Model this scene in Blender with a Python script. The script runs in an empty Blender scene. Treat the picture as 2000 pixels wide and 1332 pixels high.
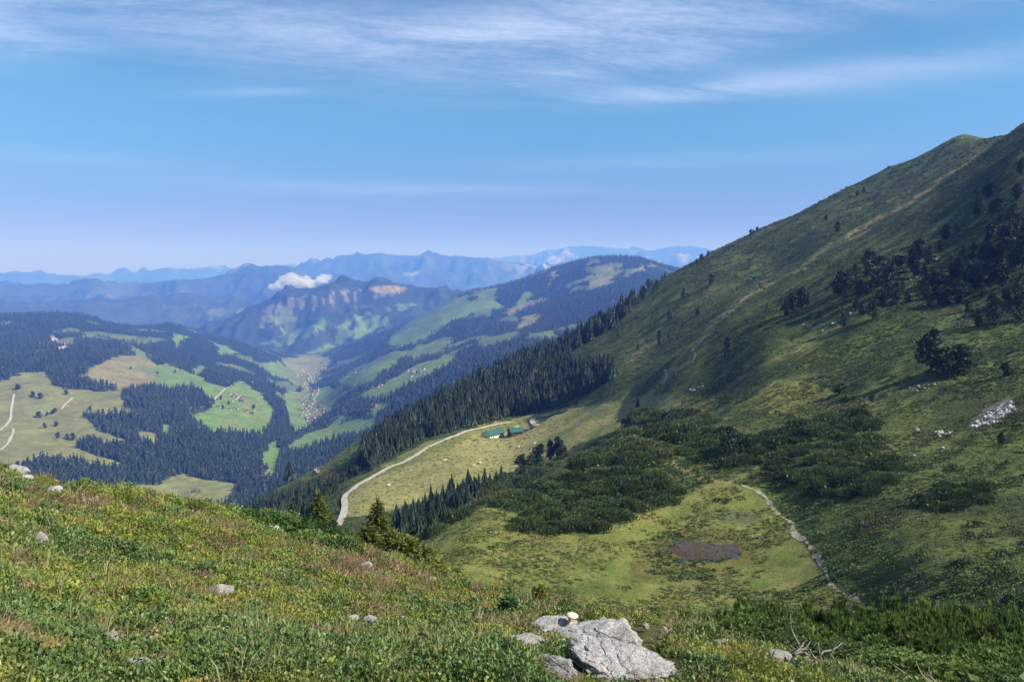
import bpy, bmesh, math, random
import numpy as np
from mathutils import Vector, Matrix, Euler

R = math.radians
rng = np.random.default_rng(7)
random.seed(7)
scene = bpy.context.scene
COL = scene.collection

# ------------------------------------------------------------------ camera
FPX, PITCH = 1480.0, R(6.0)
cam_d = bpy.data.cameras.new('camera')
cam = bpy.data.objects.new('camera', cam_d)
COL.objects.link(cam)
cam_d.sensor_width = 36.0
cam_d.lens = 36.0 * FPX / 2000.0
cam_d.clip_start, cam_d.clip_end = 0.1, 150000.0
cam.location = (0, 0, 0)
cam.rotation_euler = (R(90) - PITCH, 0, 0)
scene.camera = cam

# ------------------------------------------------------------------ sun, sky, exposure
SUN_EL, SUN_AZ = R(40.5), R(103.0)          # azimuth clockwise from the view direction (+Y)
sun_dir = Vector((math.cos(SUN_EL) * math.sin(SUN_AZ), math.cos(SUN_EL) * math.cos(SUN_AZ), math.sin(SUN_EL)))
sd = bpy.data.lights.new('sun', 'SUN')
sd.energy, sd.angle, sd.color = 4.0, R(0.53), (1.0, 0.95, 0.86)
so = bpy.data.objects.new('sun', sd)
COL.objects.link(so)
so.rotation_euler = (-sun_dir).to_track_quat('-Z', 'Y').to_euler()

world = bpy.data.worlds.new('World')
scene.world = world
world.use_nodes = True
world.cycles.sampling_method = 'MANUAL'
world.cycles.sample_map_resolution = 256


class NB:
    """small node builder"""
    def __init__(s, tree):
        s.t = tree; s.n = tree.nodes; s.l = tree.links

    def new(s, typ, **kw):
        n = s.n.new(typ)
        for k, v in kw.items():
            setattr(n, k, v)
        return n

    def val(s, sock, v):
        if isinstance(v, bpy.types.NodeSocket):
            s.l.new(v, sock)
        elif v is not None:
            sock.default_value = v

    def m(s, op, a=None, b=None, c=None, clamp=False):
        n = s.new('ShaderNodeMath', operation=op, use_clamp=clamp)
        for i, v in enumerate((a, b, c)):
            if v is not None:
                s.val(n.inputs[i], v)
        return n.outputs[0]

    def noise(s, vec, scale, detail=4, rough=0.55, dist=0.0):
        n = s.new('ShaderNodeTexNoise')
        if vec is not None:
            s.l.new(vec, n.inputs['Vector'])
        n.inputs['Scale'].default_value = scale
        n.inputs['Detail'].default_value = detail
        n.inputs['Roughness'].default_value = rough
        n.inputs['Distortion'].default_value = dist
        return n.outputs[0]

    def ramp(s, f, lo, hi, a=0.0, b=1.0, smooth=True):
        n = s.new('ShaderNodeMapRange')
        n.interpolation_type = 'SMOOTHSTEP' if smooth else 'LINEAR'
        s.val(n.inputs[0], f)
        n.inputs[1].default_value, n.inputs[2].default_value = lo, hi
        n.inputs[3].default_value, n.inputs[4].default_value = a, b
        return n.outputs[0]

    def mix(s, f, a, b, blend='MIX'):
        n = s.new('ShaderNodeMix', data_type='RGBA', blend_type=blend)
        s.val(n.inputs[0], f)
        for sock, v in ((n.inputs[6], a), (n.inputs[7], b)):
            if isinstance(v, bpy.types.NodeSocket):
                s.l.new(v, sock)
            else:
                sock.default_value = (v[0], v[1], v[2], 1)
        return n.outputs[2]

    def vmul(s, vec, xyz):
        n = s.new('ShaderNodeMapping')
        s.l.new(vec, n.inputs[0])
        n.inputs['Scale'].default_value = xyz
        return n.outputs[0]


def build_world():
    nb = NB(world.node_tree)
    nb.n.clear()
    out = nb.new('ShaderNodeOutputWorld')
    bg = nb.new('ShaderNodeBackground')
    nb.l.new(bg.outputs[0], out.inputs[0])
    sky = nb.new('ShaderNodeTexSky', sky_type='NISHITA')
    sky.sun_disc = False
    sky.sun_elevation, sky.sun_rotation = SUN_EL, SUN_AZ
    sky.altitude, sky.air_density, sky.dust_density, sky.ozone_density = 2000.0, 1.0, 0.3, 2.5
    tc = nb.new('ShaderNodeTexCoord')
    d = tc.outputs['Generated']
    sep = nb.new('ShaderNodeSeparateXYZ'); nb.l.new(d, sep.inputs[0])
    x, y, z = sep.outputs
    az = nb.m('ARCTAN2', x, y)                     # radians, right positive
    el = nb.m('ARCSINE', z)
    # high cirrus: streaky noise on a flat layer overhead
    zz = nb.m('ADD', nb.m('MAXIMUM', z, 0.0), 0.06)
    comb = nb.new('ShaderNodeCombineXYZ')
    nb.l.new(nb.m('DIVIDE', x, zz), comb.inputs[0]); nb.l.new(nb.m('DIVIDE', y, zz), comb.inputs[1])
    rot = nb.new('ShaderNodeMapping'); nb.l.new(comb.outputs[0], rot.inputs[0])
    rot.inputs['Rotation'].default_value = (0, 0, R(-14))
    st1 = nb.noise(nb.vmul(rot.outputs[0], (0.55, 1.1, 1)), 1.0, 5, 0.6, 0.9)
    st2 = nb.noise(nb.vmul(rot.outputs[0], (1.2, 3.2, 1)), 1.3, 5, 0.68, 0.6)
    fine = nb.noise(nb.vmul(rot.outputs[0], (9.0, 16.0, 1)), 2.2, 3, 0.7, 0.4)
    tex = nb.m('ADD', nb.m('MULTIPLY', st1, 0.5), nb.m('ADD', nb.m('MULTIPLY', st2, 0.35), nb.m('MULTIPLY', fine, 0.15)))
    # the banks of cirrus as they lie over the valley: azimuth, elevation, half widths, tilt (degrees), weight
    banks = [(-27, 16.4, 15, 1.8, 1.0, 0.52), (-35, 13.2, 6, 1.3, 2, 0.50), (-6, 15.6, 15, 1.9, 5, 0.40), (12, 17.4, 18, 2.8, 8, 0.46),
             (11, 11.8, 9, 0.7, 2.0, 0.34), (25, 12.3, 16, 1.2, 1.0, 0.26), (-18, 11.6, 5, 0.35, 5, 0.20), (8, 14.0, 12, 1.2, 6, 0.30),
             (33, 17.5, 10, 1.8, 3, 0.36), (-8, 5.3, 14, 0.5, 0, 0.20), (12, 7.2, 12, 0.7, 1, 0.14), (-30, 6.6, 9, 0.5, -1, 0.10)]
    acc = None
    for (ba, be, wa, we, tilt, wgt) in banks:
        da = nb.m('SUBTRACT', az, R(ba)); de = nb.m('SUBTRACT', el, R(be))
        c, s_ = math.cos(R(tilt)), math.sin(R(tilt))
        u = nb.m('ADD', nb.m('MULTIPLY', da, c / R(wa)), nb.m('MULTIPLY', de, s_ / R(wa)))
        v = nb.m('ADD', nb.m('MULTIPLY', da, -s_ / R(we)), nb.m('MULTIPLY', de, c / R(we)))
        g = nb.m('MULTIPLY', nb.m('POWER', 2.718, nb.m('MULTIPLY', nb.m('ADD', nb.m('MULTIPLY', u, u), nb.m('MULTIPLY', v, v)), -1.0)), wgt)
        acc = g if acc is None else nb.m('ADD', acc, g)
    above = nb.ramp(el, R(20), R(30))              # the cirrus goes on overhead
    acc = nb.m('ADD', acc, nb.m('MULTIPLY', above, 0.35))
    t = nb.ramp(tex, 0.36, 0.62)
    mask = nb.m('MULTIPLY', acc, nb.m('ADD', nb.m('MULTIPLY', t, 0.95), 0.16), clamp=True)
    tcol = nb.mix(nb.ramp(el, R(1.0), R(12)), (0.50, 0.50, 0.82), (0.67, 1.06, 1.16))
    tint = nb.mix(1.0, sky.outputs[0], tcol, 'MULTIPLY')
    lum = nb.mix(mask, tint, (6.6, 7.5, 10.0))
    nb.l.new(lum, bg.inputs[0])
    bg.inputs[1].default_value = 0.062


build_world()
scene.view_settings.view_transform = 'Standard'
scene.view_settings.look = 'None'
scene.view_settings.exposure = 0.95
scene.view_settings.gamma = 1.0
scene.view_settings.use_curve_mapping = False
cy = scene.cycles
cy.use_denoising = True
try:
    cy.denoiser = 'OPENIMAGEDENOISE'
except Exception:
    pass
cy.max_bounces, cy.diffuse_bounces, cy.glossy_bounces, cy.transmission_bounces, cy.volume_bounces = 4, 2, 1, 2, 2
cy.transparent_max_bounces = 8

# ------------------------------------------------------------------ maths helpers
CT, ST = math.cos(PITCH), math.sin(PITCH)


def ray(px, py):
    """a point of the photograph -> azimuth and rise per metre of level distance"""
    px = np.asarray(px, float); py = np.asarray(py, float)
    xc, yc = (px - 1000) / FPX, (666 - py) / FPX
    Y, Z = CT + yc * ST, -ST + yc * CT
    return np.arctan2(xc, Y), Z / np.hypot(xc, Y)


def to_px(x, y, z):
    f = y * CT - z * ST
    u = y * ST + z * CT
    f = np.maximum(f, 1e-6)
    return 1000 + FPX * x / f, 666 - FPX * u / f


def _h(ix, iy, seed):
    h = (ix.astype(np.int64) * 374761393 + iy.astype(np.int64) * 668265263 + seed * 974634777) & 0xffffffff
    h = ((h ^ (h >> 13)) * 1274126177) & 0xffffffff
    h = ((h ^ (h >> 16)) * 2246822519) & 0xffffffff
    return ((h ^ (h >> 15)) & 0xffffff) / float(0xffffff) * 2 - 1


def vn(x, y, seed=0):
    x = np.asarray(x, float); y = np.asarray(y, float)
    ix, iy = np.floor(x), np.floor(y)
    fx, fy = x - ix, y - iy
    fx = fx * fx * fx * (fx * (fx * 6 - 15) + 10); fy = fy * fy * fy * (fy * (fy * 6 - 15) + 10)
    a, b = _h(ix, iy, seed), _h(ix + 1, iy, seed)
    c, d = _h(ix, iy + 1, seed), _h(ix + 1, iy + 1, seed)
    return (a * (1 - fx) + b * fx) * (1 - fy) + (c * (1 - fx) + d * fx) * fy


def fbm(x, y, octv=4, seed=0, gain=0.5, lac=2.03):
    s, amp, tot = 0, 1.0, 0.0
    for o in range(octv):
        s = s + amp * vn(x, y, seed + o * 17); tot += amp
        x, y = x * lac + 13.7, y * lac - 7.1
        amp *= gain
    return s / tot


def ridged(x, y, octv=4, seed=0):
    s, amp, tot = 0, 1.0, 0.0
    for o in range(octv):
        s = s + amp * (1 - np.abs(vn(x, y, seed + o * 31)) * 2); tot += amp
        x, y = x * 2.07 + 5.3, y * 2.07 + 9.1
        amp *= 0.5
    return s / tot


def sstep(a, b, v):
    t = np.clip((v - a) / (b - a), 0, 1)
    return t * t * (3 - 2 * t)


def inpoly(px, py, poly):
    px = np.asarray(px, float); py = np.asarray(py, float)
    r = np.zeros(px.shape, bool)
    n = len(poly)
    j = n - 1
    for i in range(n):
        xi, yi = poly[i]; xj, yj = poly[j]
        if yi != yj:
            c = ((yi > py) != (yj > py)) & (px < (xj - xi) * (py - yi) / (yj - yi) + xi)
            r ^= c
        j = i
    return r


def linedist(px, py, pts):
    d = np.full(np.shape(px), 1e9)
    for (x0, y0), (x1, y1) in zip(pts[:-1], pts[1:]):
        L = (x1 - x0) ** 2 + (y1 - y0) ** 2
        t = np.clip(((px - x0) * (x1 - x0) + (py - y0) * (y1 - y0)) / L, 0, 1)
        d = np.minimum(d, np.hypot(px - x0 - t * (x1 - x0), py - y0 - t * (y1 - y0)))
    return d


# ------------------------------------------------------------------ materials
MATS = {}


def new_mat(name):
    m = bpy.data.materials.new(name)
    m.use_nodes = True
    nb = NB(m.node_tree)
    bsdf = nb.n['Principled BSDF']
    bsdf.inputs['Roughness'].default_value = 0.9
    bsdf.inputs['Specular IOR Level'].default_value = 0.15
    MATS[name] = m
    return m, nb, bsdf


def bump(nb, bsdf, h, strength, dist):
    b = nb.new('ShaderNodeBump')
    b.inputs['Strength'].default_value = strength
    b.inputs['Distance'].default_value = dist
    nb.l.new(h, b.inputs['Height'])
    nb.l.new(b.outputs[0], bsdf.inputs['Normal'])


def terrain_mat(name, scales, contrast=0.5, bstr=0.6, bdist=0.3):
    """land cover colour carried by the mesh, broken up by noise at several sizes"""
    m, nb, bsdf = new_mat(name)
    at = nb.new('ShaderNodeAttribute'); at.attribute_name = 'cover'
    pos = nb.new('ShaderNodeNewGeometry').outputs['Position']
    f = None
    hs = None
    for i, sc in enumerate(scales):
        n = nb.noise(pos, sc, 5, 0.65)
        f = n if f is None else nb.m('ADD', f, n)
        hs = n
    f = nb.m('DIVIDE', f, float(len(scales)))
    k = nb.ramp(f, 0.36, 0.64, 1 - contrast, 1 + contrast, smooth=False)
    cmb = nb.new('ShaderNodeCombineXYZ')
    for i in range(3):
        nb.l.new(k, cmb.inputs[i])
    c = nb.mix(1.0, at.outputs['Color'], cmb.outputs[0], 'MULTIPLY')
    hue = nb.ramp(nb.noise(pos, scales[0] * 0.37, 3), 0.35, 0.65)
    c = nb.mix(nb.m('MULTIPLY', hue, 0.22), c, nb.mix(1.0, c, (1.25, 0.98, 0.8), 'MULTIPLY'))
    nb.l.new(c, bsdf.inputs['Base Color'])
    bump(nb, bsdf, f, bstr, bdist)
    return m


# ------------------------------------------------------------------ layers of terrain
def tps(anchors, ka, ks):
    """anchors: rows (azimuth, ln r, value) -> smooth surface through them"""
    P = np.array([[a * ka, s * ks] for a, s, v in anchors]); V = np.array([v for _, _, v in anchors])
    n = len(P)

    def U(d2):
        return 0.5 * d2 * np.log(np.maximum(d2, 1e-12))
    K = U(((P[:, None] - P[None]) ** 2).sum(-1)) + np.eye(n) * 1e-4
    Q = np.hstack([np.ones((n, 1)), P])
    M = np.zeros((n + 3, n + 3)); M[:n, :n] = K; M[:n, n:] = Q; M[n:, :n] = Q.T
    w = np.linalg.solve(M, np.concatenate([V, np.zeros(3)]))

    def f(a, s):
        X = np.stack([a.ravel() * ka, s.ravel() * ks], 1)
        out = np.empty(len(X))
        for i in range(0, len(X), 20000):
            x = X[i:i + 20000]
            d2 = (x[:, None, 0] - P[None, :, 0]) ** 2 + (x[:, None, 1] - P[None, :, 1]) ** 2
            out[i:i + 20000] = U(d2) @ w[:n] + w[n] + x @ w[n + 1:]
        return out.reshape(a.shape)
    return f


def grid_mesh(name, X, Y, Z, col=None):
    na, nr = X.shape
    me = bpy.data.meshes.new(name)
    n = na * nr
    co = np.stack([X.ravel(), Y.ravel(), Z.ravel()], 1).astype(np.float32)
    me.vertices.add(n); me.vertices.foreach_set('co', co.ravel())
    i = np.arange(na - 1)[:, None] * nr + np.arange(nr - 1)[None]
    q = np.stack([i, i + 1, i + nr + 1, i + nr], -1).reshape(-1, 4)
    q = q[:, ::-1]
    # azimuth grows clockwise: keep normals up
    v0, v1, v2 = co[q[0, 0]], co[q[0, 1]], co[q[0, 2]]
    if np.cross(v1 - v0, v2 - v0)[2] < 0:
        q = q[:, ::-1]
    m = len(q)
    me.loops.add(m * 4); me.polygons.add(m)
    me.loops.foreach_set('vertex_index', np.ascontiguousarray(q).ravel().astype(np.int32))
    me.polygons.foreach_set('loop_start', np.arange(m, dtype=np.int32) * 4)
    me.polygons.foreach_set('use_smooth', np.ones(m, bool))
    me.update(calc_edges=True)
    if col is not None:
        ca = me.color_attributes.new('cover', 'FLOAT_COLOR', 'POINT')
        c4 = np.ones((n, 4), np.float32); c4[:, :3] = col.reshape(-1, 3)
        ca.data.foreach_set('color', c4.ravel())
    return me


def link(name, me, mat=None, parent=None, **props):
    o = bpy.data.objects.new(name, me)
    COL.objects.link(o)
    if mat is not None and me is not None:
        if not me.materials:
            me.materials.append(mat)
    if parent is not None:
        o.parent = parent
    for k, v in props.items():
        o[k] = v
    return o


class Layer:
    def __init__(s, a0, a1, na, r0, r1, nr):
        s.a = np.linspace(R(a0), R(a1), na); s.s = np.linspace(math.log(r0), math.log(r1), nr)
        s.A, s.S = np.meshgrid(s.a, s.s, indexing='ij')
        s.r = np.exp(s.s)
        s.RR = np.exp(s.S)
        s.X, s.Y = s.RR * np.sin(s.A), s.RR * np.cos(s.A)
        s.Z = None

    def px(s):
        return to_px(s.X, s.Y, s.Z)

    def z(s, x, y):
        x = np.asarray(x, float); y = np.asarray(y, float)
        a, l = np.arctan2(x, y), np.log(np.maximum(np.hypot(x, y), 1e-6))
        fa = np.clip((a - s.a[0]) / (s.a[1] - s.a[0]), 0, len(s.a) - 1.001)
        fl = np.clip((l - s.s[0]) / (s.s[1] - s.s[0]), 0, len(s.s) - 1.001)
        i, j = fa.astype(int), fl.astype(int)
        u, v = fa - i, fl - j
        Z = s.Z
        return (Z[i, j] * (1 - u) + Z[i + 1, j] * u) * (1 - v) + (Z[i, j + 1] * (1 - u) + Z[i + 1, j + 1] * u) * v

    def hit(s, px, py, rmin=0.0):
        """where the line of sight through a point of the photograph meets this terrain"""
        a, t = ray(px, py)
        fa = float(np.clip((a - s.a[0]) / (s.a[1] - s.a[0]), 0, len(s.a) - 1.001)); i = int(fa); u = fa - i
        col = (s.Z[i] * (1 - u) + s.Z[i + 1] * u) / s.r
        ok = np.nonzero((col >= t) & (s.r >= rmin))[0]
        if len(ok) == 0:
            k = int(np.argmax(np.where(s.r >= rmin, col, -9))); r = s.r[k]
        elif ok[0] == 0:
            r = s.r[0]
        else:
            k = ok[0]; c0, c1 = col[k - 1], col[k]
            r = s.r[k - 1] + (s.r[k] - s.r[k - 1]) * min(max((t - c0) / max(c1 - c0, 1e-9), 0), 1)
        x, y = r * math.sin(a), r * math.cos(a)
        return Vector((x, y, float(s.z(x, y))))


def anch(rows):
    out = []
    for px, py, r in rows:
        a, t = ray(px, py)
        out.append((float(a), math.log(r), float(t)))
    return out


def hidden(rows):
    """(photo column, rise per metre, distance): ground the photograph does not show"""
    return [(float(ray(px, 666)[0]), math.log(r), t) for px, t, r in rows]


# ---- near heath slope the photographer stands on
HEATH = Layer(-75, 75, 520, 1.0, 75, 380)
an = anch([(-300, 1332, 3.5), (0, 1332, 3.5), (500, 1332, 3.1), (1000, 1332, 2.95), (1500, 1340, 3.9), (2000, 1450, 4.6), (1750, 1385, 5.0), (1500, 1312, 5.6), (1250, 1272, 6.0), (1650, 1330, 7.0), (1400, 1262, 8.0), (2000, 1425, 6.0),
           (-300, 925, 26), (0, 955, 24), (110, 970, 23), (300, 986, 21), (450, 1014, 20), (560, 1036, 20), (650, 1062, 19), (720, 1097, 18),
           (850, 1140, 16), (950, 1176, 14), (1100, 1207, 12), (1330, 1238, 11), (1500, 1275, 9.5), (1750, 1340, 8.5), (2000, 1420, 8.5),
           (100, 1075, 9.5), (600, 1165, 9.5), (1000, 1292, 4.6), (300, 1265, 4.8), (650, 1275, 4.7), (1000, 1242, 8), (300, 1160, 7.5), (0, 1230, 4.8), (0, 1120, 7.5)])
an += hidden([(0, -.31, 34), (300, -.36, 32), (450, -.40, 29), (650, -.47, 29), (850, -.52, 26), (1100, -.56, 20), (1330, -.52, 19), (1600, -.54, 19), (2000, -.55, 20),
              (0, -.50, 60), (500, -.58, 60), (1000, -.72, 60), (1500, -.70, 60), (2000, -.64, 60), (-300, -.4, 60), (2600, -.5, 60),
              (1500, -.60, 35), (2000, -.57, 35), (1000, -.64, 35), (-300, -1.4, 1.2), (500, -1.42, 1.2), (1000, -1.45, 1.2), (1500, -1.5, 1.2), (2000, -1.55, 1.2),
              (-2500, -.30, 5), (-2500, -.15, 20), (-2500, -.2, 60), (5000, -.62, 5), (5000, -.55, 20), (5000, -.5, 60)])
HEATH.Z = tps(an, 3.0, 1.0)(HEATH.A, HEATH.S) * HEATH.RR
x, y, r = HEATH.X, HEATH.Y, HEATH.RR
HEATH.Z += (0.10 * fbm(x * 0.45, y * 0.45, 3, 3) * sstep(2, 8, r) + 0.11 * fbm(x * 1.4, y * 1.4, 3, 5) + 0.02 * fbm(x * 7, y * 7, 2, 8)) * np.clip(r / 8, 0.4, 1.6)

# ---- the alp: bog basin, pasture, spruce wood and the big hillside
ALP = Layer(-34, 56, 760, 55, 2300, 560)
an = anch([
    # basin
    (1000, 1185, 131), (850, 1120, 148), (1380, 1180, 134), (1380, 1075, 164), (870, 1050, 170), (930, 1000, 184), (1200, 1010, 181), (1400, 960, 201),
    (1680, 1175, 130), (2000, 1170, 113), (2000, 1010, 160), (1800, 1100, 136), (1650, 1060, 158), (1560, 1000, 184), (1500, 1080, 163), (1300, 1130, 148), (1280, 1060, 168), (1750, 1015, 162), (1600, 900, 212),
    (1850, 850, 238), (2000, 800, 250), (1700, 840, 250), (1450, 850, 262), (1400, 800, 375), (1500, 780, 335),
    # dwarf pine hillock
    (1100, 905, 232), (1200, 880, 245), (1300, 900, 232), (1050, 950, 216), (1150, 960, 208), (960, 985, 200), (1230, 835, 285),
    # pasture with the huts
    (655, 1030, 350), (672, 975, 420), (720, 950, 435), (800, 905, 500), (880, 940, 420), (980, 900, 500), (900, 852, 590), (970, 850, 610), (1080, 860, 530),
    (1040, 818, 655), (1150, 803, 575), (1240, 795, 515), (1130, 835, 525),
    # wood and its far edge
    (900, 810, 690), (800, 850, 660), (1000, 770, 760), (1000, 712, 960), (850, 795, 920), (750, 845, 850), (700, 862, 880), (640, 905, 830), (580, 935, 800),
    (500, 975, 800), (560, 975, 640), (640, 950, 560), (1100, 680, 920), (1200, 615, 940), (1150, 700, 780), (1200, 740, 620),
    # crest line
    (1240, 585, 950), (1300, 543, 980), (1400, 490, 1030), (1500, 440, 1080), (1650, 368, 1150), (1740, 326, 1200), (1840, 281, 1240), (1885, 262, 1260), (1925, 272, 1230),
    (2000, 245, 1010), (2100, 190, 950), (2300, 60, 900),
    # the spur
    (1930, 292, 1060), (1760, 403, 880), (1600, 498, 740), (1450, 583, 630), (1380, 642, 595), (1310, 722, 530),
    # shaded bowl behind it
    (1400, 575, 780), (1300, 640, 760), (1500, 530, 850), (1600, 450, 930), (1700, 400, 1010), (1250, 680, 740), (1820, 330, 1090),
    # slope in front of it
    (1700, 560, 470), (1850, 450, 560), (2000, 350, 560), (1500, 680, 420), (1600, 760, 340), (1800, 700, 335), (1900, 600, 405), (2000, 600, 400), (2000, 700, 320),
    (1700, 700, 362), (1450, 745, 395), (1560, 620, 480), (1900, 745, 298), (1800, 500, 520),
    (2400, 250, 600), (2400, 600, 390), (2400, 900, 190), (2400, 1150, 105)])
an += hidden([(1000, -.62, 62), (600, -.62, 62), (1500, -.60, 62), (2000, -.55, 62), (300, -.55, 62), (2400, -.45, 62),
              (1000, -.57, 90), (1400, -.55, 90), (1800, -.50, 88), (700, -.54, 110), (700, -.415, 185), (780, -.375, 225), (700, -.40, 260), (780, -.44, 150),
              (850, -.385, 255), (900, -.37, 300), (1000, -.345, 300), (1080, -.31, 330), (1150, -.285, 350), (1200, -.25, 350), (800, -.385, 320),
              (500, -.52, 120), (500, -.47, 250), (500, -.38, 450), (300, -.55, 200), (300, -.5, 450), (300, -.42, 800), (0, -.5, 300), (0, -.44, 800),
              (500, -.37, 1200), (700, -.34, 1250), (850, -.28, 1300), (1000, -.2, 1350), (1200, -.14, 1350), (1400, -.08, 1400), (1600, 0, 1500), (1885, .06, 1600), (2300, .12, 1500),
              (300, -.36, 2300), (800, -.36, 2200), (1200, -.3, 2200), (1600, -.2, 2200), (2000, -.08, 2300), (2500, 0, 2300), (0, -.34, 2300),
              (1400, .0, 1200), (1600, .06, 1280), (1740, .1, 1330), (3200, .0, 400), (3200, -.25, 150), (3200, .18, 900)])
ALP.Z = tps(an, 3.2, 1.0)(ALP.A, ALP.S) * ALP.RR
x, y, r = ALP.X, ALP.Y, ALP.RR
px, py = ALP.px()
gx, gy = np.gradient(ALP.Z, axis=0), np.gradient(ALP.Z, axis=1)
steep = sstep(-60, 0, ALP.Z) * sstep(150, 300, r)
along, across = x * 0.86 + y * 0.5, -x * 0.5 + y * 0.86
flat = np.exp(-((ALP.Z + 62) / 9) ** 2) * (r < 260) * (px < 1750)
rough = 1 - 0.8 * flat
ALP.Z += rough * (4.2 * fbm(across / 42, along / 170, 3, 21) * (0.3 + 1.4 * steep) * sstep(120, 260, r)
                  + 1.4 * fbm(x / 22, y / 22, 4, 22) + 0.5 * fbm(x / 5, y / 5, 3, 23) * np.clip(260 / r, 0.3, 1))
ALP.Z += 0.25 * fbm(x / 7, y / 7, 3, 24)

# ---- the valley: wooded hills with clearings, the floor with the village, the long ridge on its far side
VALE = Layer(-46, 30, 640, 1150, 9300, 420)
an = anch([
    (0, 905, 2100), (0, 830, 2600), (0, 757, 3100), (0, 690, 4000), (0, 650, 5000), (0, 617, 6300),
    (100, 905, 2050), (100, 830, 2600), (95, 740, 3150), (100, 690, 3900), (100, 655, 5000), (100, 613, 6500), (170, 618, 6550),
    (250, 940, 1950), (250, 850, 2400), (250, 775, 2900), (250, 740, 3400), (250, 705, 3800), (250, 680, 4700), (250, 638, 6500),
    (370, 965, 1850), (370, 870, 2350), (370, 800, 3000), (370, 737, 3700), (380, 703, 4900), (400, 663, 6300), (330, 634, 6800),
    (500, 930, 2000), (500, 880, 2450), (500, 820, 3000), (500, 780, 3400), (480, 733, 4600), (500, 678, 7000),
    (590, 870, 2600), (600, 800, 4000), (600, 760, 5000), (600, 725, 6500), (620, 690, 8000),
    (700, 800, 3000), (700, 740, 4000), (740, 700, 5000), (700, 690, 6600), (720, 655, 7800), (800, 640, 6400),
    (850, 745, 3000), (850, 690, 4200), (850, 640, 5500), (850, 603, 7200), (900, 576, 7600),
    (1000, 670, 3500), (1000, 620, 5200), (1000, 580, 6200), (1000, 551, 7300),
    (1100, 620, 4500), (1100, 570, 5800), (1100, 520, 7000), (1060, 530, 7150),
    (1200, 570, 5000), (1200, 530, 6200), (1200, 500, 7000), (1150, 505, 7000), (1250, 505, 6950), (1310, 560, 5500), (1310, 527, 6600), (1450, 535, 6500), (1700, 520, 6500)])
an += hidden([(-200, -.35, 1500), (0, -.40, 1250), (300, -.44, 1250), (600, -.40, 1250), (800, -.38, 1250), (1000, -.33, 1250), (1300, -.25, 1300), (1700, -.2, 1300),
              (600, -.33, 1700), (850, -.28, 1700), (1000, -.22, 1900), (1200, -.17, 2500), (1500, -.12, 3000),
              (0, -.11, 9000), (100, -.11, 9000), (250, -.115, 9000), (400, -.118, 9200), (540, -.115, 8000), (540, -.118, 9200), (650, -.112, 9200), (800, -.10, 9200),
              (900, -.085, 9200), (1000, -.06, 9200), (1200, -.04, 9000), (1450, -.05, 9000), (1700, -.05, 9000), (-200, -.09, 9000), (-200, -.07, 6500), (-200, -.1, 4000)])
VALE.Z = tps(an, 4.0, 1.0)(VALE.A, VALE.S) * VALE.RR
x, y, r = VALE.X, VALE.Y, VALE.RR
VALE.Z += 26 * fbm(x / 420, y / 420, 5, 41) * sstep(1500, 4000, r) + 5 * fbm(x / 60, y / 60, 3, 42)

# ------------------------------------------------------------------ land cover
def paint(base, mask, color, k=1.0):
    m = (np.asarray(mask, float) * k)[..., None]
    return base * (1 - m) + np.array(color) * m


def warped(px, py, x, y, sc, amt, seed):
    return px + amt * fbm(x / sc, y / sc, 3, seed), py + amt * 0.6 * fbm(x / sc, y / sc, 3, seed + 50)


# near heath: soil and mat of stems under the shrubs
x, y, r = HEATH.X, HEATH.Y, HEATH.RR
c = np.ones(x.shape + (3,)) * np.array((0.075, 0.075, 0.026))
c = paint(c, sstep(0.0, 0.5, fbm(x * 0.8, y * 0.8, 4, 61)), (0.12, 0.085, 0.045), 0.7)
c = paint(c, sstep(0.1, 0.5, fbm(x * 0.5, y * 0.5, 4, 62)), (0.13, 0.14, 0.03), 0.8)
heath_mesh = grid_mesh('heath_ground', HEATH.X, HEATH.Y, HEATH.Z, c)
link('ground', heath_mesh, terrain_mat('heath_soil', [9.0, 40.0], 0.6, 0.9, 0.04), kind='structure', label='rough heath slope of mixed green and rusty dwarf shrubs')

# alp
PASTURE = [(668, 1010), (676, 965), (695, 942), (760, 902), (830, 862), (930, 835), (1040, 808), (1150, 790), (1245, 785), (1300, 772), (1345, 782), (1290, 806), (1235, 835), (1180, 850), (1080, 885), (1000, 925), (900, 955), (780, 990), (700, 1010)]
BOG = [(815, 1060), (900, 1000), (985, 985), (1050, 1045), (1180, 1030), (1330, 980), (1400, 935), (1490, 955), (1545, 1020), (1590, 1090), (1640, 1150), (1700, 1185), (1330, 1230), (1100, 1230), (850, 1160)]
POOL = [(1305, 1072), (1335, 1056), (1390, 1060), (1440, 1060), (1450, 1080), (1400, 1094), (1330, 1094)]
CLEARING = [(545, 940), (600, 912), (660, 880), (700, 850), (745, 838), (735, 858), (695, 890), (660, 915), (620, 932)]
RIB = [(1245, 792), (1310, 722), (1380, 642), (1450, 583), (1600, 498), (1760, 403), (1930, 290)]
TRACKS = [[(1370, 792), (1440, 745), (1500, 712), (1570, 676), (1640, 635), (1700, 590)], [(1150, 770), (1250, 690), (1340, 640)], [(1500, 905), (1440, 940), (1380, 935), (1300, 905)]]
x, y, r = ALP.X, ALP.Y, ALP.RR
px, py = ALP.px()
wx, wy = warped(px, py, x, y, 25, 16, 71)
heathgreen = np.array((0.046, 0.066, 0.020))
c = np.ones(x.shape + (3,)) * heathgreen
streak = fbm(across_ := (-x * 0.5 + y * 0.86) / 6, (x * 0.86 + y * 0.5) / 45, 4, 72)
c = paint(c, sstep(0.0, 0.45, streak), (0.098, 0.135, 0.038), 0.9)
c = paint(c, sstep(0.05, 0.5, fbm(x / 14, y / 14, 4, 73)), (0.035, 0.055, 0.018), 0.7)
c = paint(c, sstep(0.2, 0.55, fbm(x / 30, y / 30, 4, 74)) * (wx > 1350), (0.11, 0.085, 0.040), 0.4)
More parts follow.
